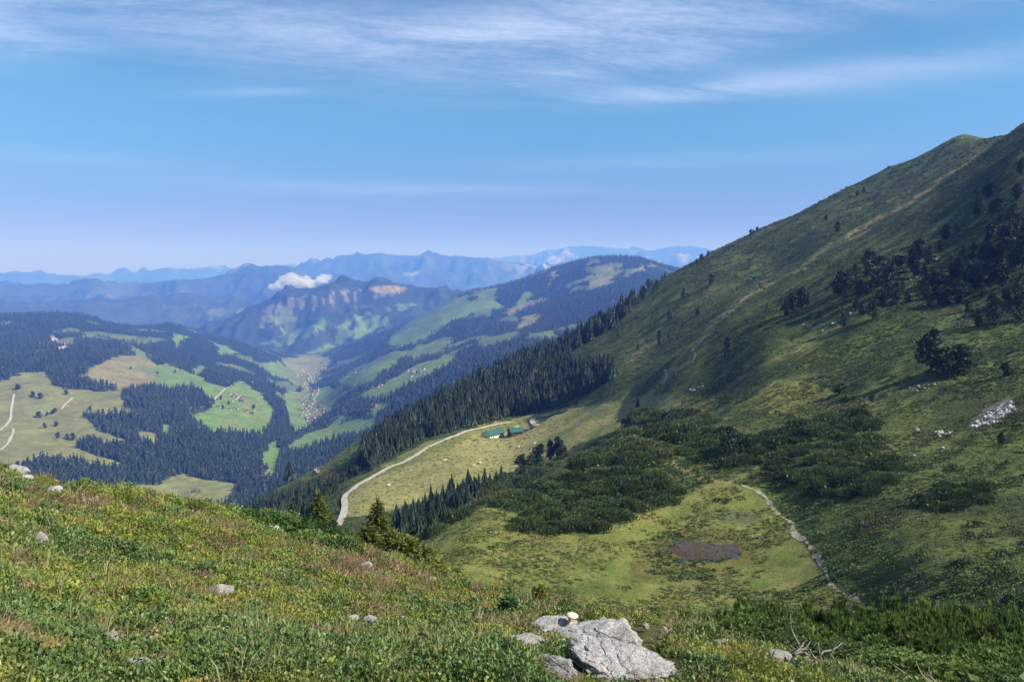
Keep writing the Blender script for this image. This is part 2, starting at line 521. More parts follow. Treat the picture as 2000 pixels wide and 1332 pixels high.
low = sstep(-15, -45, ALP.Z) * sstep(1150, 1350, wx)
c = paint(c, low * sstep(-0.25, 0.35, fbm(x / 18, y / 18, 4, 75)), (0.112, 0.150, 0.038), 0.85)
c = paint(c, inpoly(wx, wy, [(1100, 800), (1250, 770), (1400, 765), (1560, 740), (1720, 790), (1700, 830), (1400, 800), (1240, 850), (1190, 860)]), (0.19, 0.19, 0.052), 0.7)
bog = inpoly(wx, wy, BOG) & (r < 300)
bc = np.ones(x.shape + (3,)) * np.array((0.175, 0.198, 0.048))
bc = paint(bc, sstep(-0.1, 0.45, fbm(x / 9, y / 6, 4, 76)), (0.115, 0.155, 0.035), 0.85)
bc = paint(bc, sstep(0.1, 0.5, fbm(x / 16, y / 7, 4, 77)), (0.24, 0.215, 0.075), 0.55)
c = np.where(bog[..., None], bc, c)
c = paint(c, inpoly(wx, wy, [(1230, 1150), (1240, 1090), (1290, 1050), (1340, 1030), (1480, 1045), (1490, 1100), (1420, 1125), (1280, 1130)]) & (r < 300), (0.12, 0.105, 0.035), 0.6)
c = paint(c, inpoly(wx, wy, [(1400, 1000), (1440, 992), (1500, 1004), (1470, 1018), (1420, 1014)]) & (r < 300), (0.11, 0.13, 0.07), 0.8)
past = inpoly(wx, wy, PASTURE) & (r > 330)
pc = np.ones(x.shape + (3,)) * np.array((0.255, 0.245, 0.095))
pc = paint(pc, sstep(-0.15, 0.4, fbm(x / 28, y / 28, 4, 78)), (0.165, 0.185, 0.05), 0.85)
pc = paint(pc, inpoly(wx, wy, [(700, 945), (760, 905), (830, 862), (930, 835), (1030, 815), (1030, 822), (930, 850), (850, 880), (760, 925)]), (0.15, 0.175, 0.045), 0.8)
c = np.where(past[..., None], pc, c)
c = paint(c, inpoly(wx, wy, CLEARING) & (r > 600), (0.10, 0.155, 0.035))
c = paint(c, inpoly(px, py, [(618, 928), (635, 916), (655, 918), (650, 930), (630, 934)]) & (r > 500), (0.32, 0.13, 0.065))
c = paint(c, np.exp(-(linedist(wx, wy, RIB) / np.interp(wy, [290, 600, 780], [1.8, 3.2, 7])) ** 2) * (r > 300), (0.25, 0.22, 0.085), 0.85)
for tr in TRACKS:
    c = paint(c, np.exp(-(linedist(wx, wy, tr) / 4) ** 2) * (r > 170), (0.25, 0.22, 0.09), 0.8)
c = paint(c, np.exp(-(linedist(px + 3 * fbm(x / 6, y / 6, 2, 79), py, [(1298, 748), (1300, 728), (1352, 705), (1352, 685), (1368, 668), (1400, 632), (1440, 600), (1485, 552), (1540, 520)]) / 2.4) ** 2) * (r > 300), (0.28, 0.24, 0.13), 0.7)
# alluvium and broken turf around the stones
c = paint(c, inpoly(wx, wy, [(1890, 832), (1930, 800), (1975, 780), (1990, 790), (1960, 822), (1910, 838)]), (0.30, 0.27, 0.24), 0.7)
SPRUCE_UP = [(690, 868), (700, 850), (760, 812), (900, 752), (1000, 700), (1080, 668), (1200, 610), (1240, 585), (1230, 610), (1190, 645), (1110, 690), (1070, 712), (1170, 718), (1205, 735), (1150, 768), (1080, 797), (1000, 812), (900, 838), (830, 856), (745, 905), (722, 922), (700, 905), (725, 872), (742, 856)]
SPRUCE_LOW = [(440, 1008), (520, 975), (570, 966), (640, 950), (685, 922), (700, 926), (664, 948), (640, 975), (636, 1010), (622, 1035), (560, 1040)]
wood = (inpoly(px, py, SPRUCE_UP) & (r > 400)) | (inpoly(px, py, SPRUCE_LOW) & (r > 380)) | ((px < 1000) & (r > 980))
c = paint(c, wood, (0.035, 0.04, 0.018), 0.9)
pm = inpoly(px, py, POOL) & (r < 300)
ALP_POOL_Z = float(ALP.Z[pm].mean()) - 0.1
pc_ = [(float(np.mean([q[0] for q in POOL])), float(np.mean([q[1] for q in POOL])))]
w_ = sstep(1.7, 0.8, np.hypot((px - pc_[0][0]) / 78, (py - pc_[0][1]) / 26)) * (r < 300)
ALP.Z = ALP.Z * (1 - w_) + ALP_POOL_Z * w_
c = paint(c, pm, (0.055, 0.05, 0.035), 0.9)
alp_mesh = grid_mesh('alp_ground', ALP.X, ALP.Y, ALP.Z, c)
link('hillside', alp_mesh, terrain_mat('alp_turf', [0.25, 1.2, 4.0], 0.6, 1.0, 1.2), kind='structure', label='green alpine basin rising into a long grassy hillside')

# valley
MEADOWS = [
    ([(-200, 765), (0, 757), (40, 740), (85, 735), (98, 755), (130, 762), (190, 768), (243, 772), (247, 800), (268, 805), (262, 812), (180, 808), (165, 812), (190, 828), (245, 845), (250, 858), (165, 848), (155, 862), (240, 890), (250, 900), (130, 883), (90, 880), (60, 890), (0, 905), (-200, 920)], 'olive'),
    ([(165, 730), (210, 709), (240, 703), (278, 705), (319, 726), (315, 732), (263, 743), (233, 752), (221, 739), (188, 730)], 'brown'),
    ([(319, 726), (345, 724), (375, 737), (405, 752), (443, 758), (458, 750), (488, 769), (514, 784), (510, 807), (492, 822), (450, 820), (405, 816), (375, 797), (417, 777), (387, 760), (323, 760), (315, 732)], 'green'),
    ([(210, 955), (315, 950), (350, 932), (378, 941), (448, 946), (420, 971), (402, 990), (315, 1000), (200, 990)], 'olive'),
    ([(510, 889), (540, 867), (542, 893), (540, 919), (510, 919), (528, 900)], 'green'),
    ([(315, 829), (332, 830), (326, 838)], 'green'), ([(270, 844), (304, 848), (300, 859), (278, 855)], 'olive'),
    ([(563, 773), (585, 769), (638, 765), (653, 773), (638, 791), (615, 810), (585, 825), (567, 799)], 'green'),
    ([(570, 867), (590, 848), (638, 837), (676, 829), (720, 822), (715, 838), (660, 844), (608, 862)], 'green'),
    ([(675, 731), (709, 716), (773, 694), (795, 696), (765, 716), (724, 730), (690, 739)], 'green'),
    ([(679, 769), (731, 750), (773, 735), (810, 720), (844, 709), (870, 698), (872, 709), (840, 730), (795, 743), (758, 761), (713, 763)], 'green'),
    ([(808, 685), (833, 671), (874, 666), (876, 671), (840, 681), (818, 690)], 'green'),
    ([(641, 822), (664, 812), (683, 812), (653, 825)], 'green'), ([(720, 800), (745, 788), (760, 790), (735, 803)], 'green'),
    ([(776, 649), (825, 615), (870, 596), (889, 589), (900, 596), (938, 595), (975, 608), (919, 612), (863, 628), (840, 645), (788, 656)], 'green'),
    ([(975, 608), (1013, 592), (1088, 576), (1050, 593), (990, 611)], 'brown'),
    ([(1002, 634), (1020, 615), (1069, 611), (1043, 626), (1009, 638)], 'brown'),
    ([(1137, 551), (1171, 533), (1216, 531), (1200, 544), (1144, 559)], 'brown'), ([(1062, 551), (1077, 533), (1095, 525), (1092, 536)], 'brown'),
    ([(1234, 521), (1257, 516), (1261, 521)], 'olive'), ([(1009, 581), (1028, 570), (1039, 574), (1017, 585)], 'green'),
    ([(255, 679), (278, 686), (304, 700), (259, 686)], 'green'), ([(379, 716), (405, 718), (383, 726)], 'green'),
    ([(510, 713), (544, 709), (578, 732), (533, 724)], 'green'), ([(420, 671), (469, 679), (432, 683)], 'green'), ([(338, 655), (368, 660), (345, 666)], 'green'),
    ([(97, 656), (146, 664), (116, 668)], 'quarry'), ([(560, 705), (620, 700), (640, 708), (600, 745), (575, 735)], 'olive')]
MCOL = {'olive': (0.17, 0.175, 0.06), 'brown': (0.19, 0.16, 0.075), 'green': (0.115, 0.185, 0.045), 'quarry': (0.5, 0.38, 0.34)}
x, y, r = VALE.X, VALE.Y, VALE.RR
px, py = VALE.px()
wx, wy = warped(px, py, x, y, 130, 9, 81)
wx, wy = warped(wx, wy, x, y, 38, 5, 86)
c = np.ones(x.shape + (3,)) * np.array((0.016, 0.026, 0.013))
c = paint(c, sstep(0.1, 0.5, fbm(x / 300, y / 300, 4, 82)), (0.042, 0.050, 0.022), 0.6)
meadow_mask = np.zeros(x.shape, bool)
for poly, kd in MEADOWS:
    mx_, my_ = sum(q[0] for q in poly) / len(poly), sum(q[1] for q in poly) / len(poly)
    gr_ = 1.0 if len(poly) > 20 else 0.8 if (kd == 'brown' and mx_ > 900) else 1.22
    poly = [(mx_ + (q[0] - mx_) * gr_, my_ + (q[1] - my_) * gr_ * 1.12 + (9 if q[1] > my_ else 0)) for q in poly]
    m = inpoly(wx, wy, poly)
    meadow_mask |= m
    c = paint(c, m, MCOL[kd])
# the many small pastures higher on the ridge opposite
sm = (fbm(x / 240, y / 420, 4, 84) > 0.20) & (r > 3700) & (px > 540) & (px < 1010)
sm |= (fbm(x / 240, y / 420, 4, 84) > np.where(px > 980, 0.42, 0.30)) & (r > 3600)
meadow_mask |= sm
c = paint(c, sm, (0.10, 0.14, 0.042), 0.8)
c = paint(c, meadow_mask & (fbm(x / 90, y / 90, 4, 83) > 0.1), (0.15, 0.165, 0.055), 0.55)
VALE_MEADOW = meadow_mask
vale_mesh = grid_mesh('valley_ground', VALE.X, VALE.Y, VALE.Z, c)
link('valley', vale_mesh, terrain_mat('valley_cover', [0.012, 0.05], 0.35, 0.8, 6.0), kind='structure', label='wooded valley with bright meadow clearings')


def ridge(name, crest, rc, front, back, base, sp, ampl, cover, label, seed, na=520, nr=110, cliff=None, mat=None):
    """a mountain range: crest line seen at (column, row), standing rc metres off"""
    L = Layer(-44, 30, na, rc - front, rc + back, nr)
    crest = sorted(crest)
    ca, ct = ray([p[0] for p in crest], [p[1] for p in crest])
    hz = np.interp(L.A, ca, ct) * rc
    hz = hz + rc * 0.0016 * fbm(L.A * 90, 0 * L.A + seed, 4, seed + 7, 0.6)
    d = (L.RR - rc)
    u = np.where(d < 0, -d / front, d / back)
    prof = np.where(d < 0, 1 - u ** 0.85, 1 - u ** 1.2)
    L.Z = base + (hz - base) * prof
    n = ridged(L.X / sp, L.Y / sp, 5, seed)
    L.Z += 1.5 * ampl * (n - 0.25) * sstep(0.0, 0.12, u) * sstep(1.0, 0.6, u) + ampl * 0.10 * fbm(L.X / (sp * 0.12), L.Y / (sp * 0.12), 3, seed + 3) * (0.4 + 0.6 * sstep(0, .1, u))
    if cliff is not None:
        L.Z += cliff(L, u)
    px, py = L.px()
    col = cover(L, px, py, n, hz)
    me = grid_mesh(name + '_ground', L.X, L.Y, L.Z, col)
    link(name, me, mat or MATS['range_cover'], kind='structure', label=label)
    return L


terrain_mat('range_cover', [0.004, 0.02], 0.45, 0.8, 15.0)


def cover_cliff(L, px, py, n, hz):
    x, y = L.X, L.Y
    wx, wy = warped(px, py, x, y, 300, 6, 91)
    c = np.ones(x.shape + (3,)) * np.array((0.030, 0.040, 0.020))
    rock = inpoly(wx, wy, [(500, 640), (520, 600), (560, 582), (640, 568), (760, 562), (770, 580), (690, 592), (640, 600), (580, 625), (530, 640)])
    c = paint(c, rock & (fbm(np.arctan2(x, y) * 300, L.Z / 160, 4, 92) > 0.08), (0.22, 0.195, 0.185), 0.6)
    for poly in ([(671, 634), (690, 615), (716, 619), (686, 634)], [(671, 656), (720, 623), (758, 617), (761, 630), (713, 653), (694, 664)], [(773, 596), (810, 591), (818, 595), (780, 600)],
                 [(570, 660), (623, 630), (631, 634), (600, 660)], [(650, 640), (680, 625), (675, 645)], [(503, 671), (544, 664), (525, 675)], [(600, 690), (640, 670), (660, 680), (620, 695)]):
        c = paint(c, inpoly(wx, wy, poly), (0.115, 0.175, 0.045))
    c = paint(c, inpoly(wx, wy, [(720, 560), (760, 556), (795, 563), (765, 575), (730, 570)]), (0.23, 0.19, 0.09))
    c = paint(c, (fbm(x / 330, y / 330, 4, 93) > 0.3) & (py > 600), (0.10, 0.15, 0.04), 0.8)
    return c


def cliff_step(L, u):
    px, _ = to_px(L.X, L.Y, L.Z)
    w = sstep(470, 560, px) * sstep(830, 740, px)
    return w * (95 * sstep(0.30, 0.22, u) - 30 * sstep(0.2, 0.0, u))


ridge('hill', [(-400, 700), (340, 668), (400, 642), (440, 624), (480, 603), (560, 580), (640, 566), (700, 562), (760, 559), (800, 561), (860, 562), (920, 572), (1000, 590), (1300, 600)],
      9900, 1700, 1500, -1050, 650, 150, cover_cliff, 'steep wooded hill with a broken pale cliff band', 101, 420, 130, cliff_step)


def cover_far(rock, thr, seed):
    def f(L, px, py, n, hz):
        c = np.ones(L.X.shape + (3,)) * np.array((0.035, 0.045, 0.026))
        c = paint(c, sstep(0.1, 0.4, fbm(L.X / 900, L.Y / 900, 4, seed)), (0.075, 0.095, 0.04), 0.7)
        hi = sstep(hz.mean() - 700, hz.mean() + 100, L.Z)
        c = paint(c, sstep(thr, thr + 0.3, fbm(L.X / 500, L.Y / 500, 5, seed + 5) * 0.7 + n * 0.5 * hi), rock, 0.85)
        for bx, by, bw, bh in ((165, 577, 14, 4), (1060, 520, 60, 24)):
            c = paint(c, np.exp(-((px - bx) / bw) ** 2 - ((py - by) / bh) ** 2) * (fbm(L.X / 260, L.Y / 260, 4, seed + 9) > 0.0), (0.36, 0.34, 0.33), 0.8)
        return c
    return f


ridge('foothills', [(-500, 600), (0, 592), (110, 588), (200, 584), (330, 581), (450, 586), (520, 592), (600, 600), (700, 610), (1000, 615), (1500, 620)],
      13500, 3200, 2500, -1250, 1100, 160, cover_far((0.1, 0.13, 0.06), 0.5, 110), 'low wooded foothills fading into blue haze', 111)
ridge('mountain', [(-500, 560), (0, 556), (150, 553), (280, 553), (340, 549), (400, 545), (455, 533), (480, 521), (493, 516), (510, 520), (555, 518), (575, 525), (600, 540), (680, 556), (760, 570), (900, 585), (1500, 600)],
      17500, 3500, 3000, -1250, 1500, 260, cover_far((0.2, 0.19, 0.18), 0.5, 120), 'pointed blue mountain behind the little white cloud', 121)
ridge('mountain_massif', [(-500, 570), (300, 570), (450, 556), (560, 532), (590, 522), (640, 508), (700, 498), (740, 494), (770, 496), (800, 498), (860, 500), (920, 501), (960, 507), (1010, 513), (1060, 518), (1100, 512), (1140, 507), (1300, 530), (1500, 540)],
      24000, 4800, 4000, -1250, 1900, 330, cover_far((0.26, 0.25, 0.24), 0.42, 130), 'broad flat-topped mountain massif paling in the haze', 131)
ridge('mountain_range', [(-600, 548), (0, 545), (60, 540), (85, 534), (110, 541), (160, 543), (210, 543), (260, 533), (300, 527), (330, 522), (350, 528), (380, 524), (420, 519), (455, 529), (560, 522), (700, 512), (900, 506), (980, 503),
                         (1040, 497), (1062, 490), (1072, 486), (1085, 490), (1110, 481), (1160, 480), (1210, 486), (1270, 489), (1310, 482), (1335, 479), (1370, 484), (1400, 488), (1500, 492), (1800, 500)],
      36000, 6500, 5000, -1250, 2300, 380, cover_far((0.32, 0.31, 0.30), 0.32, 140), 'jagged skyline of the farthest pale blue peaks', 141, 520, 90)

# one sheet under everything, out to the horizon
bx_ = np.linspace(-45000, 45000, 13); by_ = np.linspace(-3500, 43500, 13)
GX, GY = np.meshgrid(bx_, by_, indexing='ij')
gm = grid_mesh('lowland_ground', GX, GY, np.full(GX.shape, -1330.0), np.ones(GX.shape + (3,)) * np.array((0.06, 0.085, 0.035)))
link('lowland', gm, MATS['range_cover'], kind='structure', label='valley lowland stretching to the horizon')

# ------------------------------------------------------------------ haze: the air itself
def build_haze():
    bm = bmesh.new()
    bmesh.ops.create_cube(bm, size=1.0)
    me = bpy.data.meshes.new('haze')
    bm.to_mesh(me); bm.free()
    o = link('haze', me, kind='stuff', label='thin blue summer haze filling the valley air')
    lo, hi = Vector((-46000, -4000, -1335)), Vector((46000, 44000, 790))
    o.scale = hi - lo
    o.location = (hi + lo) / 2
    m = bpy.data.materials.new('haze_air'); m.use_nodes = True
    nb = NB(m.node_tree); nb.n.clear()
    out = nb.new('ShaderNodeOutputMaterial')
    v = nb.new('ShaderNodeVolumePrincipled')
    v.inputs['Color'].default_value = (0.11, 0.28, 1.0, 1)
    v.inputs['Absorption Color'].default_value = (0.86, 0.80, 1, 1)
    v.inputs['Density'].default_value = 8.2e-5
    v.inputs['Anisotropy'].default_value = 0.0
    nb.l.new(v.outputs[0], out.inputs['Volume'])
    me.materials.append(m)


build_haze()

# ------------------------------------------------------------------ materials of things
def leaf_mat(name, c1, c2, c3=None, scale=1.0, trans=0.25, rough=0.6, spec=0.3):
    """foliage: two or three tones mixed by place and by plant, with light coming through"""
    m, nb, bsdf = new_mat(name)
    pos = nb.new('ShaderNodeNewGeometry').outputs['Position']
    oi = nb.new('ShaderNodeObjectInfo').outputs['Random']
    n1 = nb.ramp(nb.noise(pos, scale, 3), 0.35, 0.65)
    c = nb.mix(n1, c1, c2)
    if c3 is not None:
        c = nb.mix(nb.ramp(nb.noise(pos, scale * 0.31, 4), 0.52, 0.68), c, c3)
    k = nb.ramp(oi, 0, 1, 0.65, 1.35, smooth=False)
    cmb = nb.new('ShaderNodeCombineXYZ')
    for i in range(3):
        nb.l.new(k, cmb.inputs[i])
    c = nb.mix(1.0, c, cmb.outputs[0], 'MULTIPLY')
    nb.l.new(c, bsdf.inputs['Base Color'])
    bsdf.inputs['Roughness'].default_value = rough
    bsdf.inputs['Specular IOR Level'].default_value = spec
    if trans > 0:
        tr = nb.new('ShaderNodeBsdfTranslucent'); nb.l.new(c, tr.inputs[0])
        mx = nb.new('ShaderNodeMixShader'); mx.inputs[0].default_value = trans
        nb.l.new(bsdf.outputs[0], mx.inputs[1]); nb.l.new(tr.outputs[0], mx.inputs[2])
        nb.l.new(mx.outputs[0], nb.n['Material Output'].inputs[0])
    return m


def plain_mat(name, c, c2=None, scale=3.0, rough=0.8, spec=0.2, bstr=0.0, bscale=8.0, metal=0.0):
    m, nb, bsdf = new_mat(name)
    pos = nb.new('ShaderNodeTexCoord').outputs['Object']
    col = nb.mix(nb.ramp(nb.noise(pos, scale, 4, 0.6), 0.35, 0.65), c, c2 or tuple(v * 0.7 for v in c))
    nb.l.new(col, bsdf.inputs['Base Color'])
    bsdf.inputs['Roughness'].default_value = rough
    bsdf.inputs['Specular IOR Level'].default_value = spec
    bsdf.inputs['Metallic'].default_value = metal
    if bstr:
        bump(nb, bsdf, nb.noise(pos, bscale, 4, 0.65), bstr, 0.05)
    return m


leaf_mat('bilberry', (0.29, 0.31, 0.052), (0.15, 0.21, 0.042), (0.30, 0.235, 0.072), 9.0, 0.3)
leaf_mat('alpenrose', (0.125, 0.19, 0.050), (0.08, 0.14, 0.040), (0.19, 0.22, 0.052), 4.0, 0.15, 0.45, 0.4)
leaf_mat('heather', (0.31, 0.20, 0.13), (0.20, 0.14, 0.08), (0.24, 0.22, 0.085), 7.0, 0.15)
leaf_mat('dry_grass', (0.33, 0.29, 0.13), (0.20, 0.21, 0.070), (0.38, 0.33, 0.20), 2.0, 0.3)
leaf_mat('tuft_dark', (0.060, 0.094, 0.028), (0.092, 0.128, 0.036), (0.098, 0.105, 0.038), 0.12, 0.1)
leaf_mat('tuft_light', (0.135, 0.150, 0.042), (0.085, 0.110, 0.030), (0.18, 0.15, 0.055), 0.15, 0.15)
leaf_mat('spruce_needles', (0.034, 0.056, 0.024), (0.020, 0.036, 0.017), (0.045, 0.062, 0.022), 0.08, 0.05)
leaf_mat('young_spruce_needles', (0.15, 0.175, 0.036), (0.085, 0.12, 0.030), (0.21, 0.21, 0.040), 3.0, 0.2)
leaf_mat('green_spruce_needles', (0.045, 0.10, 0.030), (0.03, 0.07, 0.022), None, 3.0, 0.2)
leaf_mat('stone_pine_needles', (0.058, 0.085, 0.034), (0.036, 0.058, 0.026), None, 0.5, 0.08)
leaf_mat('dwarf_pine_needles', (0.095, 0.135, 0.038), (0.058, 0.092, 0.028), (0.125, 0.145, 0.042), 0.12, 0.08)
leaf_mat('near_pine_needles', (0.15, 0.22, 0.052), (0.095, 0.16, 0.042), (0.20, 0.245, 0.060), 2.0, 0.35)
leaf_mat('shrub_leaves', (0.065, 0.135, 0.026), (0.040, 0.095, 0.020), (0.11, 0.16, 0.030), 2.5, 0.3)
leaf_mat('far_forest_needles', (0.013, 0.024, 0.013), (0.024, 0.038, 0.017), None, 0.01, 0.0)
plain_mat('bark', (0.10, 0.075, 0.055), (0.06, 0.045, 0.035), 6.0, 0.95, 0.1, 0.5)
plain_mat('dead_wood', (0.36, 0.33, 0.29), (0.22, 0.20, 0.17), 9.0, 0.9, 0.1, 0.6, 30)
plain_mat('gravel', (0.46, 0.42, 0.36), (0.36, 0.32, 0.26), 0.6, 0.95, 0.1, 0.4, 4)
plain_mat('path_earth', (0.40, 0.35, 0.26), (0.20, 0.185, 0.10), 0.5, 0.95, 0.1, 0.4, 4)
plain_mat('green_sheet_metal', (0.022, 0.115, 0.090), (0.035, 0.090, 0.072), 0.7, 0.45, 0.4)
plain_mat('limewash', (0.75, 0.72, 0.66), (0.62, 0.58, 0.52), 1.0, 0.9)
plain_mat('house_render', (0.66, 0.62, 0.57), (0.5, 0.47, 0.43), 1.0, 0.9)
plain_mat('old_timber', (0.13, 0.085, 0.055), (0.08, 0.055, 0.04), 2.0, 0.9)
plain_mat('window_glass', (0.03, 0.035, 0.04), (0.02, 0.02, 0.025), 1.0, 0.15, 0.5)
plain_mat('grey_roof', (0.16, 0.13, 0.12), (0.10, 0.09, 0.085), 0.3, 0.8)
plain_mat('red_roof', (0.22, 0.10, 0.07), (0.15, 0.08, 0.06), 0.3, 0.8)
plain_mat('cow_hide', (0.62, 0.52, 0.40), (0.50, 0.38, 0.27), 1.5, 0.85)
plain_mat('mushroom_flesh', (0.72, 0.62, 0.50), (0.55, 0.42, 0.30), 20, 0.8)


def rock_mat(name, c1, c2, sc):
    m, nb, bsdf = new_mat(name)
    pos = nb.new('ShaderNodeTexCoord').outputs['Object']
    n1 = nb.noise(pos, 2.0 * sc, 6, 0.7)
    n2 = nb.noise(pos, 11.0 * sc, 5, 0.7)
    col = nb.mix(nb.ramp(n1, 0.38, 0.62), c1, c2)
    col = nb.mix(nb.ramp(n2, 0.56, 0.66, 0, 0.75), col, (0.10, 0.10, 0.095))            # dark lichen
    col = nb.mix(nb.ramp(nb.noise(pos, 5.0 * sc, 4, 0.6), 0.60, 0.70, 0, 0.45), col, (0.40, 0.33, 0.22))   # ochre lichen
    v = nb.new('ShaderNodeTexVoronoi', feature='DISTANCE_TO_EDGE')
    v.inputs['Scale'].default_value = 2.3 * sc
    wp = nb.new('ShaderNodeVectorMath', operation='ADD'); nb.l.new(pos, wp.inputs[0])
    nz = nb.new('ShaderNodeTexNoise'); nz.inputs['Scale'].default_value = 3 * sc; nb.l.new(pos, nz.inputs['Vector'])
    nb.l.new(nz.outputs['Color'], wp.inputs[1]); nb.l.new(wp.outputs[0], v.inputs['Vector'])
    crack = nb.ramp(v.outputs['Distance'], 0.0, 0.035)
    h = nb.m('ADD', nb.m('MULTIPLY', n1, 0.6), nb.m('ADD', nb.m('MULTIPLY', n2, 0.5), nb.m('MULTIPLY', crack, 0.25)))
    nb.l.new(col, bsdf.inputs['Base Color'])
    bump(nb, bsdf, h, 0.9, 0.05 / sc)
    return m


rock_mat('grey_rock', (0.50, 0.48, 0.45), (0.30, 0.29, 0.28), 1.6)
rock_mat('pale_rock', (0.54, 0.51, 0.47), (0.40, 0.37, 0.34), 0.9)

# ------------------------------------------------------------------ mesh builders
class MB:
    def __init__(s):
        s.v, s.f = [], []

    def add(s, v, f):
        o = len(s.v)
        s.v += [tuple(p) for p in v]
        s.f += [tuple(i + o for i in q) for q in f]

    def tube(s, pts, rad, n=6):
        rings = []
        for i, p in enumerate(pts):
            p = Vector(p)
            d = (Vector(pts[min(i + 1, len(pts) - 1)]) - Vector(pts[max(i - 1, 0)])).normalized()
            u = d.orthogonal().normalized(); w = d.cross(u)
            rr = rad[i]
            rings.append([p + (u * math.cos(2 * math.pi * k / n) + w * math.sin(2 * math.pi * k / n)) * rr for k in range(n)])
        o = len(s.v)
        for g in rings:
            s.v += [tuple(q) for q in g]
        for i in range(len(rings) - 1):
            for k in range(n):
                a, b = o + i * n + k, o + i * n + (k + 1) % n
                s.f.append((a, b, b + n, a + n))
        s.f.append(tuple(o + k for k in range(n))[::-1])
        s.f.append(tuple(o + (len(rings) - 1) * n + k for k in range(n)))

    def box(s, lo, hi):
        x0, y0, z0 = lo; x1, y1, z1 = hi
        s.add([(x0, y0, z0), (x1, y0, z0), (x1, y1, z0), (x0, y1, z0), (x0, y0, z1), (x1, y0, z1), (x1, y1, z1), (x0, y1, z1)],
              [(3, 2, 1, 0), (4, 5, 6, 7), (0, 1, 5, 4), (1, 2, 6, 5), (2, 3, 7, 6), (3, 0, 4, 7)])

    def mesh(s, name, mat=None, smooth=False):
        me = bpy.data.meshes.new(name)
        me.from_pydata(s.v, [], s.f)
        if smooth:
            for p in me.polygons:
                p.use_smooth = True
        if mat:
            me.materials.append(MATS[mat])
        me.update()
        return me


def rdir(up=0.0):
    while True:
        v = Vector((random.uniform(-1, 1), random.uniform(-1, 1), random.uniform(-1, 1)))
        if 0.05 < v.length < 1:
            v.normalize(); v.z += up
            return v.normalized()


def leaf(mb, p, d, L, W, fold=0.25):
    """a leaf: two triangles folded on the midrib"""
    d = d.normalized(); u = d.cross(rdir()).normalized(); n = d.cross(u)
    m = p + d * L * 0.5
    mb.add([p, m + u * W + n * W * fold, p + d * L, m - u * W + n * W * fold], [(0, 1, 2), (0, 2, 3)])


def clump_mesh(name, mat, nleaf, L, W, up, flat, seed):
    random.seed(seed)
    mb = MB()
    for i in range(nleaf):
        d = rdir(0.35)
        d.z = abs(d.z)
        p = Vector((d.x, d.y, d.z * flat)) * random.uniform(0.55, 1.0) ** 0.6
        leaf(mb, p * 0.85, (rdir(up) + d * 0.6), L * random.uniform(0.7, 1.3), W * random.uniform(0.7, 1.3))
    return mb.mesh(name, mat)


def blade_mesh(name, mat, n, H, W, spread, seed):
    random.seed(seed)
    mb = MB()
    for i in range(n):
        a = random.uniform(0, 6.283); rr = random.random() ** 0.5 * spread
        p = Vector((math.cos(a) * rr, math.sin(a) * rr, -0.05))
        d = Vector((math.cos(a) * 0.5 + random.uniform(-.4, .4), math.sin(a) * 0.5 + random.uniform(-.4, .4), 1)).normalized()
        h = H * random.uniform(0.5, 1.2)
        u = d.cross(rdir()).normalized() * W
        bend = Vector((d.x, d.y, -0.3)) * h * 0.35
        mb.add([p - u, p + u, p + d * h * 0.6 + u * 0.7, p + d * h * 0.6 - u * 0.7, p + d * h + bend], [(0, 1, 2, 3), (3, 2, 4)])
    return mb.mesh(name, mat)


def cone_spruce(name, layers, pts, seed, slim=0.16, mat='spruce_needles'):
    """unit-height spruce crown of ragged drooping whorls"""
    random.seed(seed)
    mb = MB()
    for k in range(layers):
        f = k / layers
        z0 = 0.06 + 0.86 * f
        rad = slim * (1 - f) ** 0.85 * random.uniform(0.85, 1.15) + 0.008
        top = min(z0 + 0.30 * (1 - f) ** 0.5 + 0.06, 1.0)
        ph = random.uniform(0, 6.28)
        v = [Vector((random.uniform(-.01, .01), random.uniform(-.01, .01), top))]
        n2 = pts * 2
        for i in range(n2):
            a = ph + 2 * math.pi * i / n2
            rr = rad * (random.uniform(0.85, 1.25) if i % 2 == 0 else random.uniform(0.45, 0.65))
            v.append(Vector((math.cos(a) * rr, math.sin(a) * rr, z0 + (random.uniform(-.02, .015) if i % 2 == 0 else random.uniform(.01, .05)))))
        mb.add(v, [(0, 1 + i, 1 + (i + 1) % n2) for i in range(n2)])
    return mb.mesh(name, mat)


def branch_spruce(name, mat, H, Rb, seed, whorls=20, nb_=8, sp=9):
    """near spruce: whorls of drooping boughs set with needle sprays"""
    random.seed(seed)
    mb = MB()
    for k in range(whorls):
        f = k / whorls
        z = H * (0.06 + 0.92 * f)
        L = Rb * (1 - f) ** 0.8 * random.uniform(0.8, 1.15) + 0.06
        ph = random.uniform(0, 6.28)
        for b in range(nb_):
            a = ph + 2 * math.pi * b / nb_ + random.uniform(-.25, .25)
            l = L * random.uniform(0.65, 1.15)
            d = Vector((math.cos(a), math.sin(a), 0)); side = Vector((-d.y, d.x, 0))
            for j in range(sp):
                t = (j + random.random()) / sp
                p = Vector((0, 0, z)) + d * l * t + Vector((0, 0, (0.25 * t - 0.42 * t * t) * l + random.uniform(-.03, .03)))
                w = 0.30 * L * (1 - 0.65 * t) + 0.05
                for sgn in (-1, 1):
                    dd = (d * 0.75 + side * sgn * random.uniform(0.3, 1.0) + Vector((0, 0, random.uniform(-.25, .45))))
                    leaf(mb, p, dd, w * random.uniform(0.7, 1.3), w * 0.26, 0.5)
    for j in range(6):
        leaf(mb, Vector((0, 0, H * 0.9)), Vector((random.uniform(-.3, .3), random.uniform(-.3, .3), 1)), H * 0.12, H * 0.012)
    return mb.mesh(name, mat)


